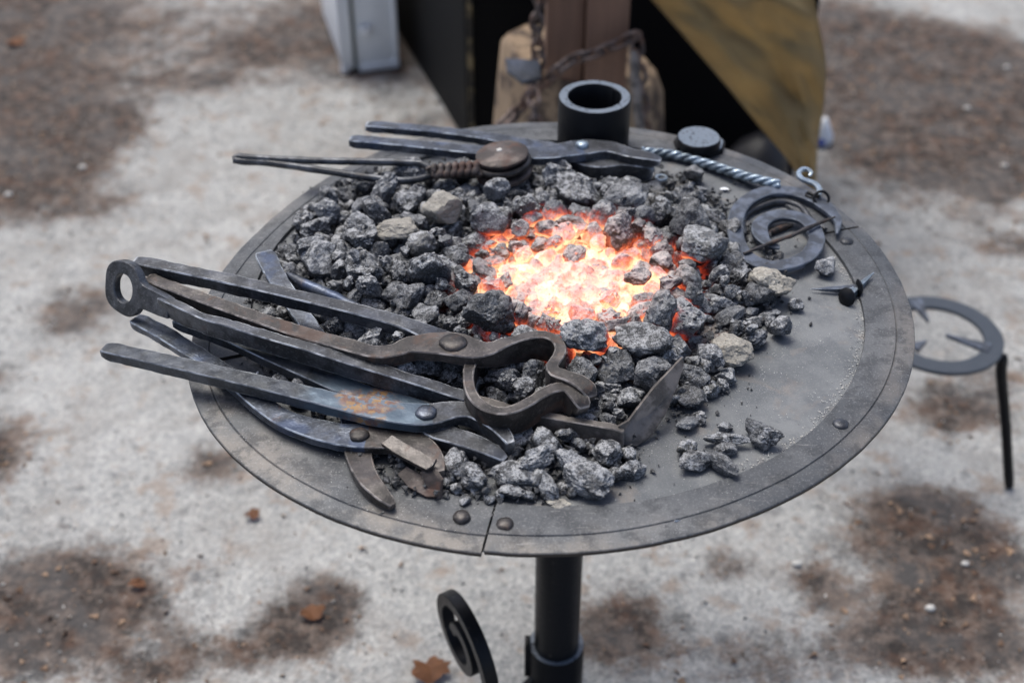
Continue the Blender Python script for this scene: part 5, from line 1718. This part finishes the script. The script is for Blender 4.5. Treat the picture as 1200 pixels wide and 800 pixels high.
# lumps one can single out by eye: u, v, level of the centre, half sizes, turn, mesh, pale, label
OWN = [(905, 334, .020, .031, .024, .021, .3, 3, 1, 'large pale ash grey coke lump below the flat spiral'),
       (893, 345, .017, .019, .018, .018, 1.2, 7, 0, 'grey coke lump leaning on the large pale lump below the spiral'),
       (968, 310, .012, .0145, .014, .012, .5, 9, 0, 'rounded grey coke lump lying alone between the spiral and the nails'),
       (858, 411, .016, .018, .021, .017, .9, 2, 1, 'yellowish white porous lump at the right foot of the heap'),
       (894, 507, .013, .021, .013, .013, -.9, 5, 0, 'striped black and white coke lump lying alone on the bare plate'),
       (851, 514, .009, .021, .007, .006, -.1, 8, 0, 'flat elongated grey coke piece in the loose cluster on the bare plate'),
       (850, 528, .006, .011, .009, .006, .1, 1, 0, 'small square grey coke piece below the flat elongated one'),
       (850, 501, .005, .008, .006, .005, .1, 4, 0, 'tiny black coke bit above the loose cluster on the bare plate'),
       (812, 541, .009, .021, .010, .009, .1, 11, 0, 'dark sausage shaped coke lump at the left of the loose cluster'),
       (845, 545, .009, .024, .009, .009, -.8, 6, 0, 'knobbly coke lump at the lower end of the loose cluster'),
       (806, 526, .008, .010, .009, .008, .4, 12, 0, 'small pale topped coke piece at the left end of the loose cluster'),
       (806, 496, .007, .012, .009, .007, .5, 13, 0, 'dark coke piece right of the bent poker blade'),
       (808, 466, .010, .017, .013, .010, -.3, 14, 0, 'grey coke lump between the poker blade tip and the heap'),
       (688, 564, .015, .028, .019, .014, -.5, 0, 0, 'largest smooth angular coke lump at the near foot of the heap'),
       (600, 558, .014, .026, .015, .013, -.3, 10, 0, 'broad rough coke lump at the near foot of the heap'),
       (557, 557, .013, .014, .018, .012, .5, 2, 0, 'smooth egg shaped coke lump right of the box jaws'),
       (643, 567, .011, .010, .016, .010, .5, 15, 0, 'slanted coke lump left of the largest smooth one'),
       (628, 537, .019, .022, .012, .011, .6, 8, 0, 'coke lump with a rusty grey face under the poker shank'),
       (668, 541, .019, .017, .011, .010, -.6, 4, 0, 'dark coke lump just below the poker shank'),
       (603, 577, .008, .014, .010, .009, .2, 7, 0, 'small knobbly coke lump at the very foot of the heap'),
       (655, 590, .004, .014, .007, .004, .0, 3, 1, 'flat tan grey flake beside the near rim'),
       (712, 534, .012, .014, .017, .012, .4, 1, 0, 'coke lump with a white streak right of the near heap'),
       (884, 376, .006, .012, .008, .006, .0, 5, 0, 'small flat pale coke piece right of the heap'),
       (903, 368, .006, .013, .008, .006, .4, 13, 0, 'low grey coke piece below the large pale lump'),
       (524, 246, .046, .030, .024, .019, .4, 1, 1, 'large pale ash covered lump at the far left of the fire'),
       (468, 270, .044, .026, .016, .014, .1, 2, 1, 'flat pale topped lump left of the fire, amid dark coke'),
       (478, 344, .040, .019, .021, .017, .2, 9, 0, 'light grey pitted lump at the left of the fire, near the rod'),
       (583, 224, .044, .017, .014, .014, .3, 6, 0, 'light grey block shaped lump just before the rusty wheel'),
       (575, 368, .046, .026, .024, .022, .3, 12, 0, 'big dark porous lump at the near left edge of the fire'),
       (822, 288, .046, .033, .027, .024, .4, 10, 0, 'big grey lump right of the fire, largest on that side'),
       (752, 400, .040, .032, .020, .018, -.3, 14, 0, 'broad grey lump at the near right edge of the fire'),
       (372, 306, .026, .026, .024, .021, .6, 11, 0, 'large dark porous lump at the left end of the heap')]
own_px = []
LOOK = []
for u, v, z, a, b, c, rot, mi, pale_, lab in OWN:
    p = on(u, v, z); own_px.append((p.x, p.y, p.z-TABLE, max(a, b)*.8, z > .02))
rz_ = random.Random(77)
SM = [(532, 578), (521, 570), (545, 588), (575, 590), (588, 583), (618, 585), (628, 574), (660, 572), (582, 538), (605, 530), (577, 552), (655, 552), (700, 545), (690, 530), (722, 548), (540, 545), (565, 530), (648, 531), (616, 550), (670, 580), (592, 568), (534, 560), (733, 540), (555, 578), (640, 583),
      (640, 510), (670, 515), (615, 508), (700, 516), (600, 515), (655, 520), (690, 522), (715, 520), (585, 520)]
n_ind = 0; rest = []
for su, sv in SM:
    p = on(su+rz_.uniform(-3, 3), sv+rz_.uniform(-3, 3), 0); r_ = rz_.choice([.006, .007, .009, .011])
    rest.append((rz_.randrange(16), Vector((p.x, p.y, TABLE+r_*.75)), Quaternion((rz_.gauss(0, 1), rz_.gauss(0, 1), rz_.gauss(0, 1), rz_.gauss(0, 1))).normalized(), Vector((r_*1.2, r_, r_*.85))))
LAND = [('between the box jaws and the near rim', 480, 575), ('just behind the box jaws', 530, 545), ('inside the hollow round jaws', 600, 440), ('at the tip of the hollow jaws', 720, 460),
        ('at the tip of the poker blade', 800, 405), ('in the bend of the poker blade', 735, 475), ('beside the flat steel handle tip', 335, 315), ('between the rod and the upper tongs', 450, 360),
        ('under the loose end of the wire twist', 500, 225), ('in front of the rusty wheel', 590, 225), ('before the far tongs jaws', 720, 220), ('at the far edge below the twisted rod', 800, 225),
        ('leaning towards the flat spiral', 858, 262), ('just left of the flat spiral', 850, 305), ('beside the large pale lump', 870, 350), ('below the poker shank', 640, 525), ('at the left tip of the heap', 350, 350),
        ('behind the pale flat lump', 470, 245), ('beside the far left pale lump', 545, 270)]
gcoke = 'coke lumps heaped on the forge table'
for j, row in enumerate(coal):
    var = row[0]; x, y, z = (row[1]/1e4, row[2]/1e4, row[3]/1e4); q = Quaternion([t/100 for t in row[4:8]]).normalized(); sc3 = [t/1e4 for t in row[8:11]]
    r = sum(sc3)/3; half = r*.85
    cl = ceiling(x, y, r)
    if cl < z+half:
        nz = cl-half+.001
        if nz < half*.8:
            f = max(.0, cl/2)/half
            if f < .35: continue
            sc3 = [t*min(1, f) for t in sc3]; nz = cl/2
        z = nz
    pu, pv = survey((x, y, TABLE+z))
    if (728 < pu < 800 and 478 < pv < 535) or (pu > 866 and pv < 318) or (pu > 735+r*9e2 and pv > 535): continue
    skip = math.hypot(x-CX, y-CY) > .358-r*.4 and z < .03
    for ox, oy, oz, orad, hi in own_px:
        if math.hypot(ox-x, oy-y) < orad+r*.35 and (not hi or z > oz-.012): skip = True; break
    if skip: continue
    u, v = survey((x, y, TABLE+z))
    if n_ind < 268:
        o = bpy.data.objects.new('coke_lump', ROCK[var]); COL.objects.link(o)
        o.location = (x, y, TABLE+z); o.rotation_mode = 'QUATERNION'; o.rotation_quaternion = q; o.scale = sc3
        hx, hy = (u-668)/120, (v-330)/88
        d = math.hypot(hx, hy)
        size = 'small' if r < .0125 else 'middling' if r < .0175 else 'big'
        if d < .95:
            lab, g = f'{size} glowing ashy coal in the {"far" if hy < -.3 else "near" if hy > .3 else "middle"} part of the fire', 'glowing coals in the fire'
            lab += ', left side' if hx < -.25 else ', right side' if hx > .25 else ''
        else:
            side = 'left of' if hx < -.8 else 'right of' if hx > .8 else 'behind' if hy < 0 else 'in front of'
            far = 'touching the glow' if d < 1.35 else 'near the glow' if d < 2 else 'far from it'
            lab = f'{size} dark coke lump {side} the fire, {far}'
            if side in ('left of', 'right of'): lab += ', '+('far side' if hy < -.35 else 'near side' if hy > .6 else 'midway')
            for wn_, wu, wv in LAND:
                if math.hypot(u-wu, v-wv) < 42: lab = f'{size} dark coke lump {wn_}'; break
            g = 'coke lumps heaped round the fire'
        tag(o, lab, 'coal', g); n_ind += 1
        LOOK.append((o, j))
    else: rest.append((var, Vector((x, y, TABLE+z)), q, Vector(sc3)))
same = {}
for o, j in LOOK: same.setdefault(o['label'], []).append(o)
ORD = 'first second third fourth fifth sixth seventh eighth ninth tenth eleventh twelfth thirteenth fourteenth fifteenth'.split()
for lab, os_ in same.items():
    if 1 < len(os_) <= 15:
        os_.sort(key=lambda o: survey(o.location)[0])
        for q_, o in zip(ORD, os_): o['label'] = f'{lab}, {q_} from left'
for u, v, z, a, b, c, rot, mi, pale_, lab in OWN:
    me = PALE[mi % 3] if pale_ else ROCK[mi]
    o = bpy.data.objects.new('coke_lump', me); COL.objects.link(o); o.location = on(u, v, z)
    o.scale = (a, b, c); o.rotation_euler = (0, 0, rot)
    tag(o, lab, 'coal', 'loose coke pieces')
# the rest of the heap, smaller or buried
low_r = [rock_mesh(i, 3, M['coke']) for i in range(NV)]
V, Fc = [], []
cache = []
for m_ in low_r:
    a = np.empty(len(m_.vertices)*3, np.float32); m_.vertices.foreach_get('co', a)
    f = np.empty(len(m_.polygons)*3, np.int32); m_.polygons.foreach_get('vertices', f)
    cache.append((a.reshape(-1, 3), f.reshape(-1, 3)))
k0 = 0
for var, p, q, s3 in rest:
    a, f = cache[var]
    Mx = np.array(q.to_matrix() @ Matrix.Diagonal(s3))
    V.append(a @ Mx.T+np.array(p)); Fc.append(f+k0); k0 += len(a)
me = bpy.data.meshes.new('small_coke')
if V: me.from_pydata(np.vstack(V).tolist(), [], np.vstack(Fc).tolist())
me.materials.append(M['coke']); me.shade_smooth()
o = bpy.data.objects.new('small_coke', me); COL.objects.link(o)
tag(o, 'smaller half buried coke pieces filling the heap between the larger lumps', 'coke', kind='stuff')
# hot bed under the fire and coke crumbs under the heap
rc = random.Random(4)
HEAP = [(330, 300), (300, 345), (262, 395), (300, 430), (345, 465), (395, 515), (430, 575), (520, 592), (600, 592), (690, 588), (730, 545), (760, 505), (800, 478), (850, 425), (905, 372), (925, 325), (890, 262), (850, 238), (790, 205), (700, 190), (600, 185), (520, 195), (440, 205), (385, 225), (345, 262)]
hp_ = [on(u, v, 0) for u, v in HEAP]
def in_heap(x, y):
    c = False; n = len(hp_)
    for i in range(n):
        a, b = hp_[i], hp_[(i+1) % n]
        if (a.y > y) != (b.y > y) and x < (b.x-a.x)*(y-a.y)/(b.y-a.y)+a.x: c = not c
    return c
pts = []; t_ = 0
while len(pts) < 5200 and t_ < 60000:
    t_ += 1
    x, y = rc.uniform(-.36, .40), rc.uniform(-.38, .33)
    if in_heap(x, y):
        d = math.hypot((x-FIRE.x)/.135, (y-FIRE.y)/.122)
        if d < 1: continue
        pts.append((x, y, TABLE+.001+(rc.uniform(0, .012) if d > 1 else rc.uniform(.004, .022)), rc.choice([.0015, .002, .003, .004, .005])))
for i in range(500):
    k_ = rc.randrange(len(hp_)); a, b = hp_[k_], hp_[(k_+1) % len(hp_)]
    p = a.lerp(b, rc.random()); x, y = p.x+rc.gauss(0, .018), p.y+rc.gauss(0, .018)
    pts.append((x, y, TABLE+.001, rc.choice([.0008, .0012, .002, .003])))
for i in range(60):
    p = on(rc.uniform(730, 900), rc.uniform(440, 570), 0); pts.append((p.x, p.y, TABLE+.001, rc.choice([.0007, .001, .0016])))
tag(shards('coke_crumbs', pts, M['crumb'], seed=6, flat=.8), 'black coke crumbs and grit under and around the heap on the plate', 'coke crumbs')
bm = bmesh.new(); bmesh.ops.create_grid(bm, x_segments=60, y_segments=60, size=.14)
for v in bm.verts:
    d = math.hypot(v.co.x/.13, v.co.y/.11)
    v.co.z = .026*max(0, 1-d*d)+.010*noise.noise(v.co*60)+.006*noise.noise(v.co*140)-(.02 if d > 1 else 0)
    v.co += Vector((FIRE.x, FIRE.y, TABLE+.003))
bmesh.ops.delete(bm, geom=[v for v in bm.verts if math.hypot((v.co.x-FIRE.x)/.13, (v.co.y-FIRE.y)/.11) > 1.0], context='VERTS')
bmesh.ops.solidify(bm, geom=bm.faces[:], thickness=.004)
tag(build('ember_bed', bm, M['coke'], smooth=180), 'white hot ember bed showing between the glowing coals', 'embers', kind='stuff')
# white ash flecks
pts = []
for i in range(430):
    t = math.radians(rc.uniform(-62, 12)); r = r_in(t)-abs(rc.gauss(0, .007))-.001
    p = tp(r, t, .0008); pts.append((p.x, p.y, p.z, rc.choice([.0004, .0006, .0008, .0011])))
for i in range(420):
    p = on(rc.uniform(650, 1010), rc.uniform(380, 600), .0008); pts.append((p.x, p.y, p.z, rc.choice([.0003, .0004, .0006])))
for i in range(380):
    t = rc.uniform(-PI, PI); p = tp(r_out(t)-.021+rc.gauss(0, .002), t, .0035); pts.append((p.x, p.y, p.z, rc.choice([.0004, .0005, .0008])))
for i in range(200):
    t = math.radians(rc.uniform(-170, -90)); p = tp(rc.uniform(.30, .41), t, .0035); pts.append((p.x, p.y, p.z, rc.choice([.0004, .0006])))
for i in range(160):
    u, v = rc.uniform(400, 860), rc.uniform(205, 440)
    p = on(u, v, 0)
tag(shards('ash_flecks', pts, M['ash'], seed=8, flat=.4), 'white ash flecks sprinkled on the forge plate and along its rim', 'ash')
tops = [(o.location.x, o.location.y, o.location.z, sum(o.scale)/3) for o, j in LOOK]
bits = []
for i in range(1500):
    cx_, cy_, cz_, r_ = rc.choice(tops); x, y = cx_+rc.gauss(0, r_), cy_+rc.gauss(0, r_); zt = -1
    for a, b2_, c_, r2 in tops:
        d2 = ((x-a)**2+(y-b2_)**2)/(r2*r2)
        if d2 < 1: zt = max(zt, c_+r2*.78*math.sqrt(1-d2))
    if zt > 0 and ceiling(x, y, .003) > zt-TABLE+.004: bits.append((x, y, zt-.002, rc.choice([.0015, .002, .003, .0042])))
tag(shards('coke_chips', bits, M['coke'], seed=14, flat=.8), 'small coke chips and fines caught between the lumps of the heap', 'coke chips')
for u, v, s_, lab in ((350, 264, .006, 'white ash chip on the plate at the far left of the heap'), (849, 222, .006, 'white ash chip on the plate left of the flat spiral'), (793, 612, .005, 'white chip lying on the near rim of the forge'), (302, 437, .004, 'white ash chip on the plate between the tong handles')):
    p = on(u, v, .003)
    tag(shards('ash_chip', [(p.x, p.y, p.z, s_)], M['white'], flat=.3, kind='thing', seed=int(u)), lab, 'ash chip')

# ================================================================ trivet on the right
zr = -.50; tc = on(1100, 390, zr)
tv = thing('trivet', (tc.x, tc.y, 0), 'black three legged steel trivet with a flat ring top standing right of the forge', 'trivet')
ro = abs(on(1174, 390, zr).x-tc.x); wv_ = .034
n = 64
bm = bmesh.new(); flatbar(bm, [tc+Vector((math.cos(2*PI*i/n)*(ro-wv_/2), math.sin(2*PI*i/n)*(ro-wv_/2), -.004)) for i in range(n)], (0, 0, 1), wv_, .008, closed=True)
build('ring', bm, M['paint_grey'], tv, smooth=40)
foot = ground_at(1190, 572, .005)
dfoot = Vector((foot.x-tc.x, foot.y-tc.y, 0)); a0 = math.atan2(dfoot.y, dfoot.x)
for q in range(3):
    a = (a0, math.radians(140), math.radians(186))[q]; d = Vector((math.cos(a), math.sin(a), 0))
    rl = dfoot.length
    bm = bmesh.new()
    top_ = tc+d*(ro-.02)+Vector((0, 0, -.010))
    pth = [tuple(top_)+(.019, .019), tuple(tc+d*(ro+.008)+Vector((0, 0, -.006)))+(.021, .021), tuple(tc+d*(ro+.018)+Vector((0, 0, -.05)))+(.020, .020)]
    pth += [tuple(tc+d*(ro+.02+(rl-ro-.02)*f)+Vector((0, 0, -.05-(TABLE+zr-.05)*f)))+(.019, .019) for f in (.35, .7, .97)]
    bar(bm, pth, rounded=True, step=.01)
    bmesh.ops.recalc_face_normals(bm, faces=bm.faces); build('leg', bm, M['paint'], tv, smooth=60)
for (u0, v0, u1, v1) in ((1160, 409, 1108, 393), (1072, 352, 1088, 377), (1070, 408, 1086, 400)):
    a_, b_ = on(u0, v0, zr-.001), on(u1, v1, zr-.001); s_ = (b_-a_).cross(Vector((0, 0, 1))).normalized()
    bm = bmesh.new(); slab(bm, [a_-s_*.013, a_+s_*.013, b_+s_*.001, b_-s_*.001], .007, (0, 0, 1)); build('prong', bm, M['spiral'], tv, smooth=40)

# ================================================================ behind the forge
# aluminium case standing on its end
cA, cB = ground_at(401, 88), ground_at(468, 80)
dx = (cB-cA); wd = dx.length; ex = dx.normalized(); ey = Vector((-ex.y, ex.x, 0)); cr_ = math.atan2(ex.y, ex.x); HH = .36; dep = .42
case = thing('aluminium_case', cA+ex*wd/2, 'grey aluminium tool case standing on end on the ground behind the forge', 'case')
def cbox(name, x, y, z, sx, sy, sz, mat, bev=.003):
    bm = bmesh.new(); p = cA+ex*x+ey*y+Vector((0, 0, z)); box(bm, p, sx, sy, sz, cr_, bev); return build(name, bm, M[mat], case, smooth=40)
cbox('shell', wd/2, dep/2, HH/2+.006, wd-.012, dep-.01, HH-.01, 'alu_panel', .006)
for x in (.006, wd-.006): cbox('corner_profile', x, .006, HH/2+.004, .014, .014, HH-.03, 'alu', .004)
cbox('edge_profile', wd*.62, .004, .012, wd*.62, .012, .02, 'alu', .004)
cbox('edge_profile', .028, .004, HH/2+.008, .016, .010, HH-.04, 'alu', .002)
cbox('groove', .042, .001, HH/2+.006, .010, .008, HH-.02, 'groove', .001)
for x in (.010, wd-.010):
    cbox('corner_cap', x, .010, .014, .024, .026, .026, 'alu', .007)
cbox('latch', wd*.45, -.004, .13, .034, .012, .03, 'alu', .003)
# dark board box
bA = ground_at(552, 172); bB = ground_at(466, 30); ex = (bB-bA).normalized(); fx = Vector((-ex.y, ex.x, 0))
if fx.x < 0: fx = -fx
fx = (fx+Vector((.0, -.05, 0))).normalized()
bx = thing('black_box', bA, 'tall black wooden box with scuffed edges behind the forge, right of the aluminium case', 'box')
Lb = (bB-bA).length+.25; Wb = .30; Hb = .95
bm = bmesh.new(); slab(bm, [bA+Vector((0, 0, .004)), bA+ex*Lb+Vector((0, 0, .004)), bA+ex*Lb+Vector((0, 0, Hb)), bA+Vector((0, 0, Hb))], .02, None, .003); build('side_panel', bm, M['black_board'], bx)
b2 = bA+fx*.0125
bm = bmesh.new(); slab(bm, [b2+Vector((0, 0, .004)), b2+fx*Wb+Vector((0, 0, .004)), b2+fx*Wb+Vector((0, 0, Hb)), b2+Vector((0, 0, Hb))], .02, None, .003); build('front_panel', bm, M['black_board'], bx)
bm = bmesh.new(); b3 = bA+fx*(Wb+.025)
slab(bm, [b3+Vector((0, 0, .004)), b3+ex*Lb+Vector((0, 0, .004)), b3+ex*Lb+Vector((0, 0, Hb)), b3+Vector((0, 0, Hb))], .02, None, .003); build('side_panel', bm, M['black_board'], bx)
bm = bmesh.new(); slab(bm, [bA+Vector((0, 0, Hb+.012)), bA+ex*Lb+Vector((0, 0, Hb+.012)), b3+ex*Lb+Vector((0, 0, Hb+.012)), b3+Vector((0, 0, Hb+.012))], .02, (0, 0, 1), .003); build('lid', bm, M['black_board'], bx)
bm = bmesh.new(); box(bm, bA+Vector((.004, -.016, Hb/2)), .014, .014, Hb-.02, 0, .002); build('corner_strip', bm, M['scratch'], bx)
# log stump
Ys = 1.12
tl, tr_ = at_depth(590, 78, Ys), at_depth(775, 108, Ys)
sx_ = (tl.x+tr_.x)/2; rs = (tr_.x-tl.x)/2; zs = at_depth(600, 78, Ys-.02).z
st_ = thing('log_stump', (sx_, Ys, 0), 'pale wooden log stump wrapped in rusty chain behind the short pipe', 'stump')
bm = bmesh.new(); rings = []
for z in (0.003, .05, zs*.5, zs*.8, zs-.01, zs):
    r = []
    for i in range(40):
        t = 2*PI*i/40
        rad = (rs*1.34-(rs*.34)*(z/zs))*(1+.10*noise.noise((math.cos(t)*2, math.sin(t)*2, z*2))+.05*noise.noise((math.cos(t)*7, math.sin(t)*7, z*3)))-(.008 if z == zs else 0)
        r.append(bm.verts.new((sx_+rad*math.cos(t), Ys+.1+rad*math.sin(t)*.8, z+(.02*noise.noise((t, 2, 3))-.035*(1+math.cos(t)) if z > zs-.02 else 0))))
    rings.append(r)
for a, b in zip(rings, rings[1:]):
    for i in range(40): bm.faces.new((a[i], a[(i+1) % 40], b[(i+1) % 40], b[i]))
bm.faces.new(rings[0][::-1]); bm.faces.new(rings[-1])
build('log', bm, M['log'], st_, smooth=40)
pm = thing('wooden_post', (sx_, Ys, zs), 'two reddish brown wooden beams standing side by side on the log stump', 'post')
pw = at_depth(735, 60, Ys-.02).x-at_depth(640, 60, Ys-.02).x; px0 = at_depth(640, 60, Ys-.02).x
for i, (f0, f1, yy) in enumerate(((0, .47, .0), (.48, 1, -.02))):
    bm = bmesh.new(); cxp = px0+pw*(f0+f1)/2
    box(bm, Vector((cxp, Ys+.03+yy, (at_depth(690, 125, Ys).z+1.25)/2)), pw*(f1-f0), .09, 1.25-at_depth(690, 125, Ys).z, 0, .006)
    for v in bm.verts: v.co.x += .006*noise.noise((v.co.z*4, i, 0))
    build('beam', bm, M['beam'], pm)
# chains
def chain(name, pts, label, link=.034, r=.0042):
    s_ = spline([tuple(p) for p in pts], .004); L = [0]
    for a, b in zip(s_, s_[1:]): L.append(L[-1]+float(np.linalg.norm(b-a)))
    ch = thing(name, tuple(pts[0]), label, 'chain', 'rusty chains round the stump and posts')
    d = 0; i = 0; mesh = None
    while d < L[-1]-link*.5:
        c = [np.interp(d, L, s_[:, k]) for k in range(3)]; e = [np.interp(min(d+.004, L[-1]), L, s_[:, k]) for k in range(3)]
        t = (Vector(e)-Vector(c)).normalized()
        if mesh is None:
            bm = bmesh.new(); ln = []
            for q in range(20):
                a = 2*PI*q/20; ln.append((math.cos(a)*link*.42+(link*.16 if math.cos(a) > 0 else -link*.16), math.sin(a)*link*.31, r, 2*r, 2*r))
            bar(bm, ln, closed=True, rounded=True, step=.005, wob=.0003); bmesh.ops.recalc_face_normals(bm, faces=bm.faces)
            mesh = bpy.data.meshes.new('link'); bm.to_mesh(mesh); bm.free(); mesh.materials.append(M['chain']); mesh.shade_smooth()
        o = bpy.data.objects.new('link', mesh); COL.objects.link(o); o.parent = ch
        o.location = Vector(c)-ch.location; o.rotation_mode = 'QUATERNION'
        o.rotation_quaternion = t.to_track_quat('X', 'Z') @ Quaternion((1, 0, 0), (PI/2 if i % 2 else 0)+.3)
        d += link*.80; i += 1
    return ch
Yc = Ys-.045
chain('rusty_chain', [at_depth(636, -20, Yc), at_depth(629, 30, Yc), at_depth(630, 85, Yc), at_depth(612, 125, Ys-.10), at_depth(590, 145, Ys-.16), at_depth(575, 175, Ys-.18)], 'rusty chain hanging down the left edge of the brown posts')
chain('rusty_chain', [at_depth(640, 95, Yc-.02), at_depth(668, 72, Yc-.02), at_depth(700, 62, Yc-.025), at_depth(728, 50, Yc-.02), at_depth(744, 44, Yc-.01), at_depth(748, 70, Yc-.02), at_depth(752, 110, Yc-.05), at_depth(756, 165, Yc-.09)], 'grey brown chain looped across the right post and hanging down beside it')
chain('rusty_chain', [at_depth(622, 90, Ys-.10), at_depth(626, 120, Ys-.15), at_depth(628, 165, Ys-.18)], 'short end of rusty chain hanging before the log stump', .032)
bm = bmesh.new(); slab(bm, [at_depth(592, 70, Ys-.06), at_depth(632, 72, Ys-.06), at_depth(634, 92, Ys-.12), at_depth(612, 98, Ys-.14), at_depth(594, 84, Ys-.12)], .008, (0, -.3, 1))
tag(build('steel_plate', bm, M['steel_blue']), 'blue grey steel plate lying on the left side of the log stump', 'plate')
bm = bmesh.new(); bar(bm, [tuple(at_depth(744, 60, Ys-.10))+(.018, .018), tuple(at_depth(748, 110, Ys-.13))+(.02, .02), tuple(at_depth(756, 170, Ys-.16))+(.018, .018)], rounded=True, step=.02)
bmesh.ops.recalc_face_normals(bm, faces=bm.faces)
tag(build('leaning_bar', bm, M['steel_tan'], smooth=60), 'greyish steel bar leaning on the log stump right of the short pipe', 'bar')

# black cloth covered bulk and tan canvas
Yk = 1.45
def sheet(pts, nu, nv, depth_amp, seed, thick, fold=(5., 2.)):
    """cloth between four world corners (bl, br, tr, tl) with folds, solid"""
    bl, br, tr2, tl2 = pts; bm = bmesh.new(); g = []
    nrm = (br-bl).cross(tl2-bl).normalized()
    for j in range(nv+1):
        row = []
        for i in range(nu+1):
            a, b = i/nu, j/nv
            p = (bl.lerp(br, a)).lerp(tl2.lerp(tr2, a), b)
            f = noise.noise((a*fold[0]+b*1.5+seed, b*fold[1]-a, seed))+.6*noise.noise((a*fold[0]*2.1+seed, b*fold[1]*2-a*2, 4+seed))
            row.append(bm.verts.new(p+nrm*f*depth_amp))
        g.append(row)
    for j in range(nv):
        for i in range(nu): bm.faces.new((g[j][i], g[j][i+1], g[j+1][i+1], g[j+1][i]))
    bmesh.ops.solidify(bm, geom=bm.faces[:], thickness=thick)
    return bm
kb = thing('black_bulk', (at_depth(800, 150, Yk).x, Yk, 0), 'tall black cloth covered bulk half hidden behind the tan canvas', 'covered bulk')
x0, x1 = at_depth(728, 60, Yk-.05).x, at_depth(958, 60, Yk-.05).x
bm = bmesh.new(); box(bm, Vector(((x0+x1)/2, Yk+.2, .5)), x1-x0, .46, 1.0, 0, .03, 3); build('cover', bm, M['black_cloth'], kb)
# tan canvas sheet hanging slantwise
Yt = 1.13
def cz(u, v, Yq): return at_depth(u, v, Yq)
edgeL = [(745, -20), (800, 42), (850, 100), (895, 155), (925, 190), (937, 215), (944, 260)]
edgeR = [(950, -20), (962, 40), (968, 75), (966, 120), (960, 160), (957, 195), (956, 260)]
bm = bmesh.new(); g = []
NVv = 60; NU = 26
eL = spline([(u, v, 0) for u, v in edgeL], 8); eR = spline([(u, v, 0) for u, v in edgeR], 8)
def samp(e, f):
    x = f*(len(e)-1); i = min(int(x), len(e)-2); return e[i]+(e[i+1]-e[i])*(x-i)
for j in range(NVv+1):
    row = []; f = j/NVv; L_, R_ = samp(eL, f), samp(eR, f)
    for i in range(NU+1):
        a = i/NU; q = L_+(R_-L_)*a
        fold = .05*noise.noise((a*2.2+f*2.5, f*3.2-a*2.4, 1.7))+.022*noise.noise((a*4+f*4, f*9-a*5, 5.1))+.005*noise.noise((a*11+f*9, f*20-a*9, 2.1))+.05*math.sin(a*PI)
        row.append(bm.verts.new(at_depth(q[0], q[1], Yt-fold)))
    g.append(row)
for j in range(NVv):
    for i in range(NU): bm.faces.new((g[j][i], g[j][i+1], g[j+1][i+1], g[j+1][i]))
bmesh.ops.solidify(bm, geom=bm.faces[:], thickness=.006)
bmesh.ops.recalc_face_normals(bm, faces=bm.faces)
tag(build('canvas_cover', bm, M['canvas'], smooth=180), 'creased tan canvas cover hanging slantwise behind the forge', 'canvas')
# dark leather piece peeping below it
bm = bmesh.new(); lz = at_depth(880, 165, 1.25)
lathe(bm, Vector((lz.x, lz.y, lz.z-.14)), [(0, 0), (.09, 0), (.085, .05), (.06, .12), (.03, .15), (0, .16)], (.25, 0, 1), 24, .2)
lb = thing('leather_bundle', (lz.x, lz.y, 0), 'dull black leather bundle below the slanting edge of the tan canvas', 'bundle')
build('bundle', bm, M['leather'], lb, smooth=60)
bm = bmesh.new(); box(bm, Vector((lz.x+.01, lz.y, (lz.z-.14)/2+.002)), .2, .16, lz.z-.148, 0, .006); build('stand', bm, M['sole'], lb)
# small white blue-marked thing on the ground
wc = ground_at(962, 168, .0); wt = thing('paper_cup', wc, 'small white blue printed object on the ground right of the canvas', 'litter')
bm = bmesh.new(); lathe(bm, wc, [(0, .001), (.022, .001), (.030, .012), (.028, .03), (.016, .055), (.008, .075), (0, .08)], seg=20); build('body', bm, M['white'], wt, smooth=60)
bm = bmesh.new(); lathe(bm, wc+Vector((-.006, -.027, .018)), [(0, .0), (.010, .0), (.010, .003), (0, .004)], (-.2, -1, .3), 14); build('print', bm, M['blue'], wt, smooth=60)
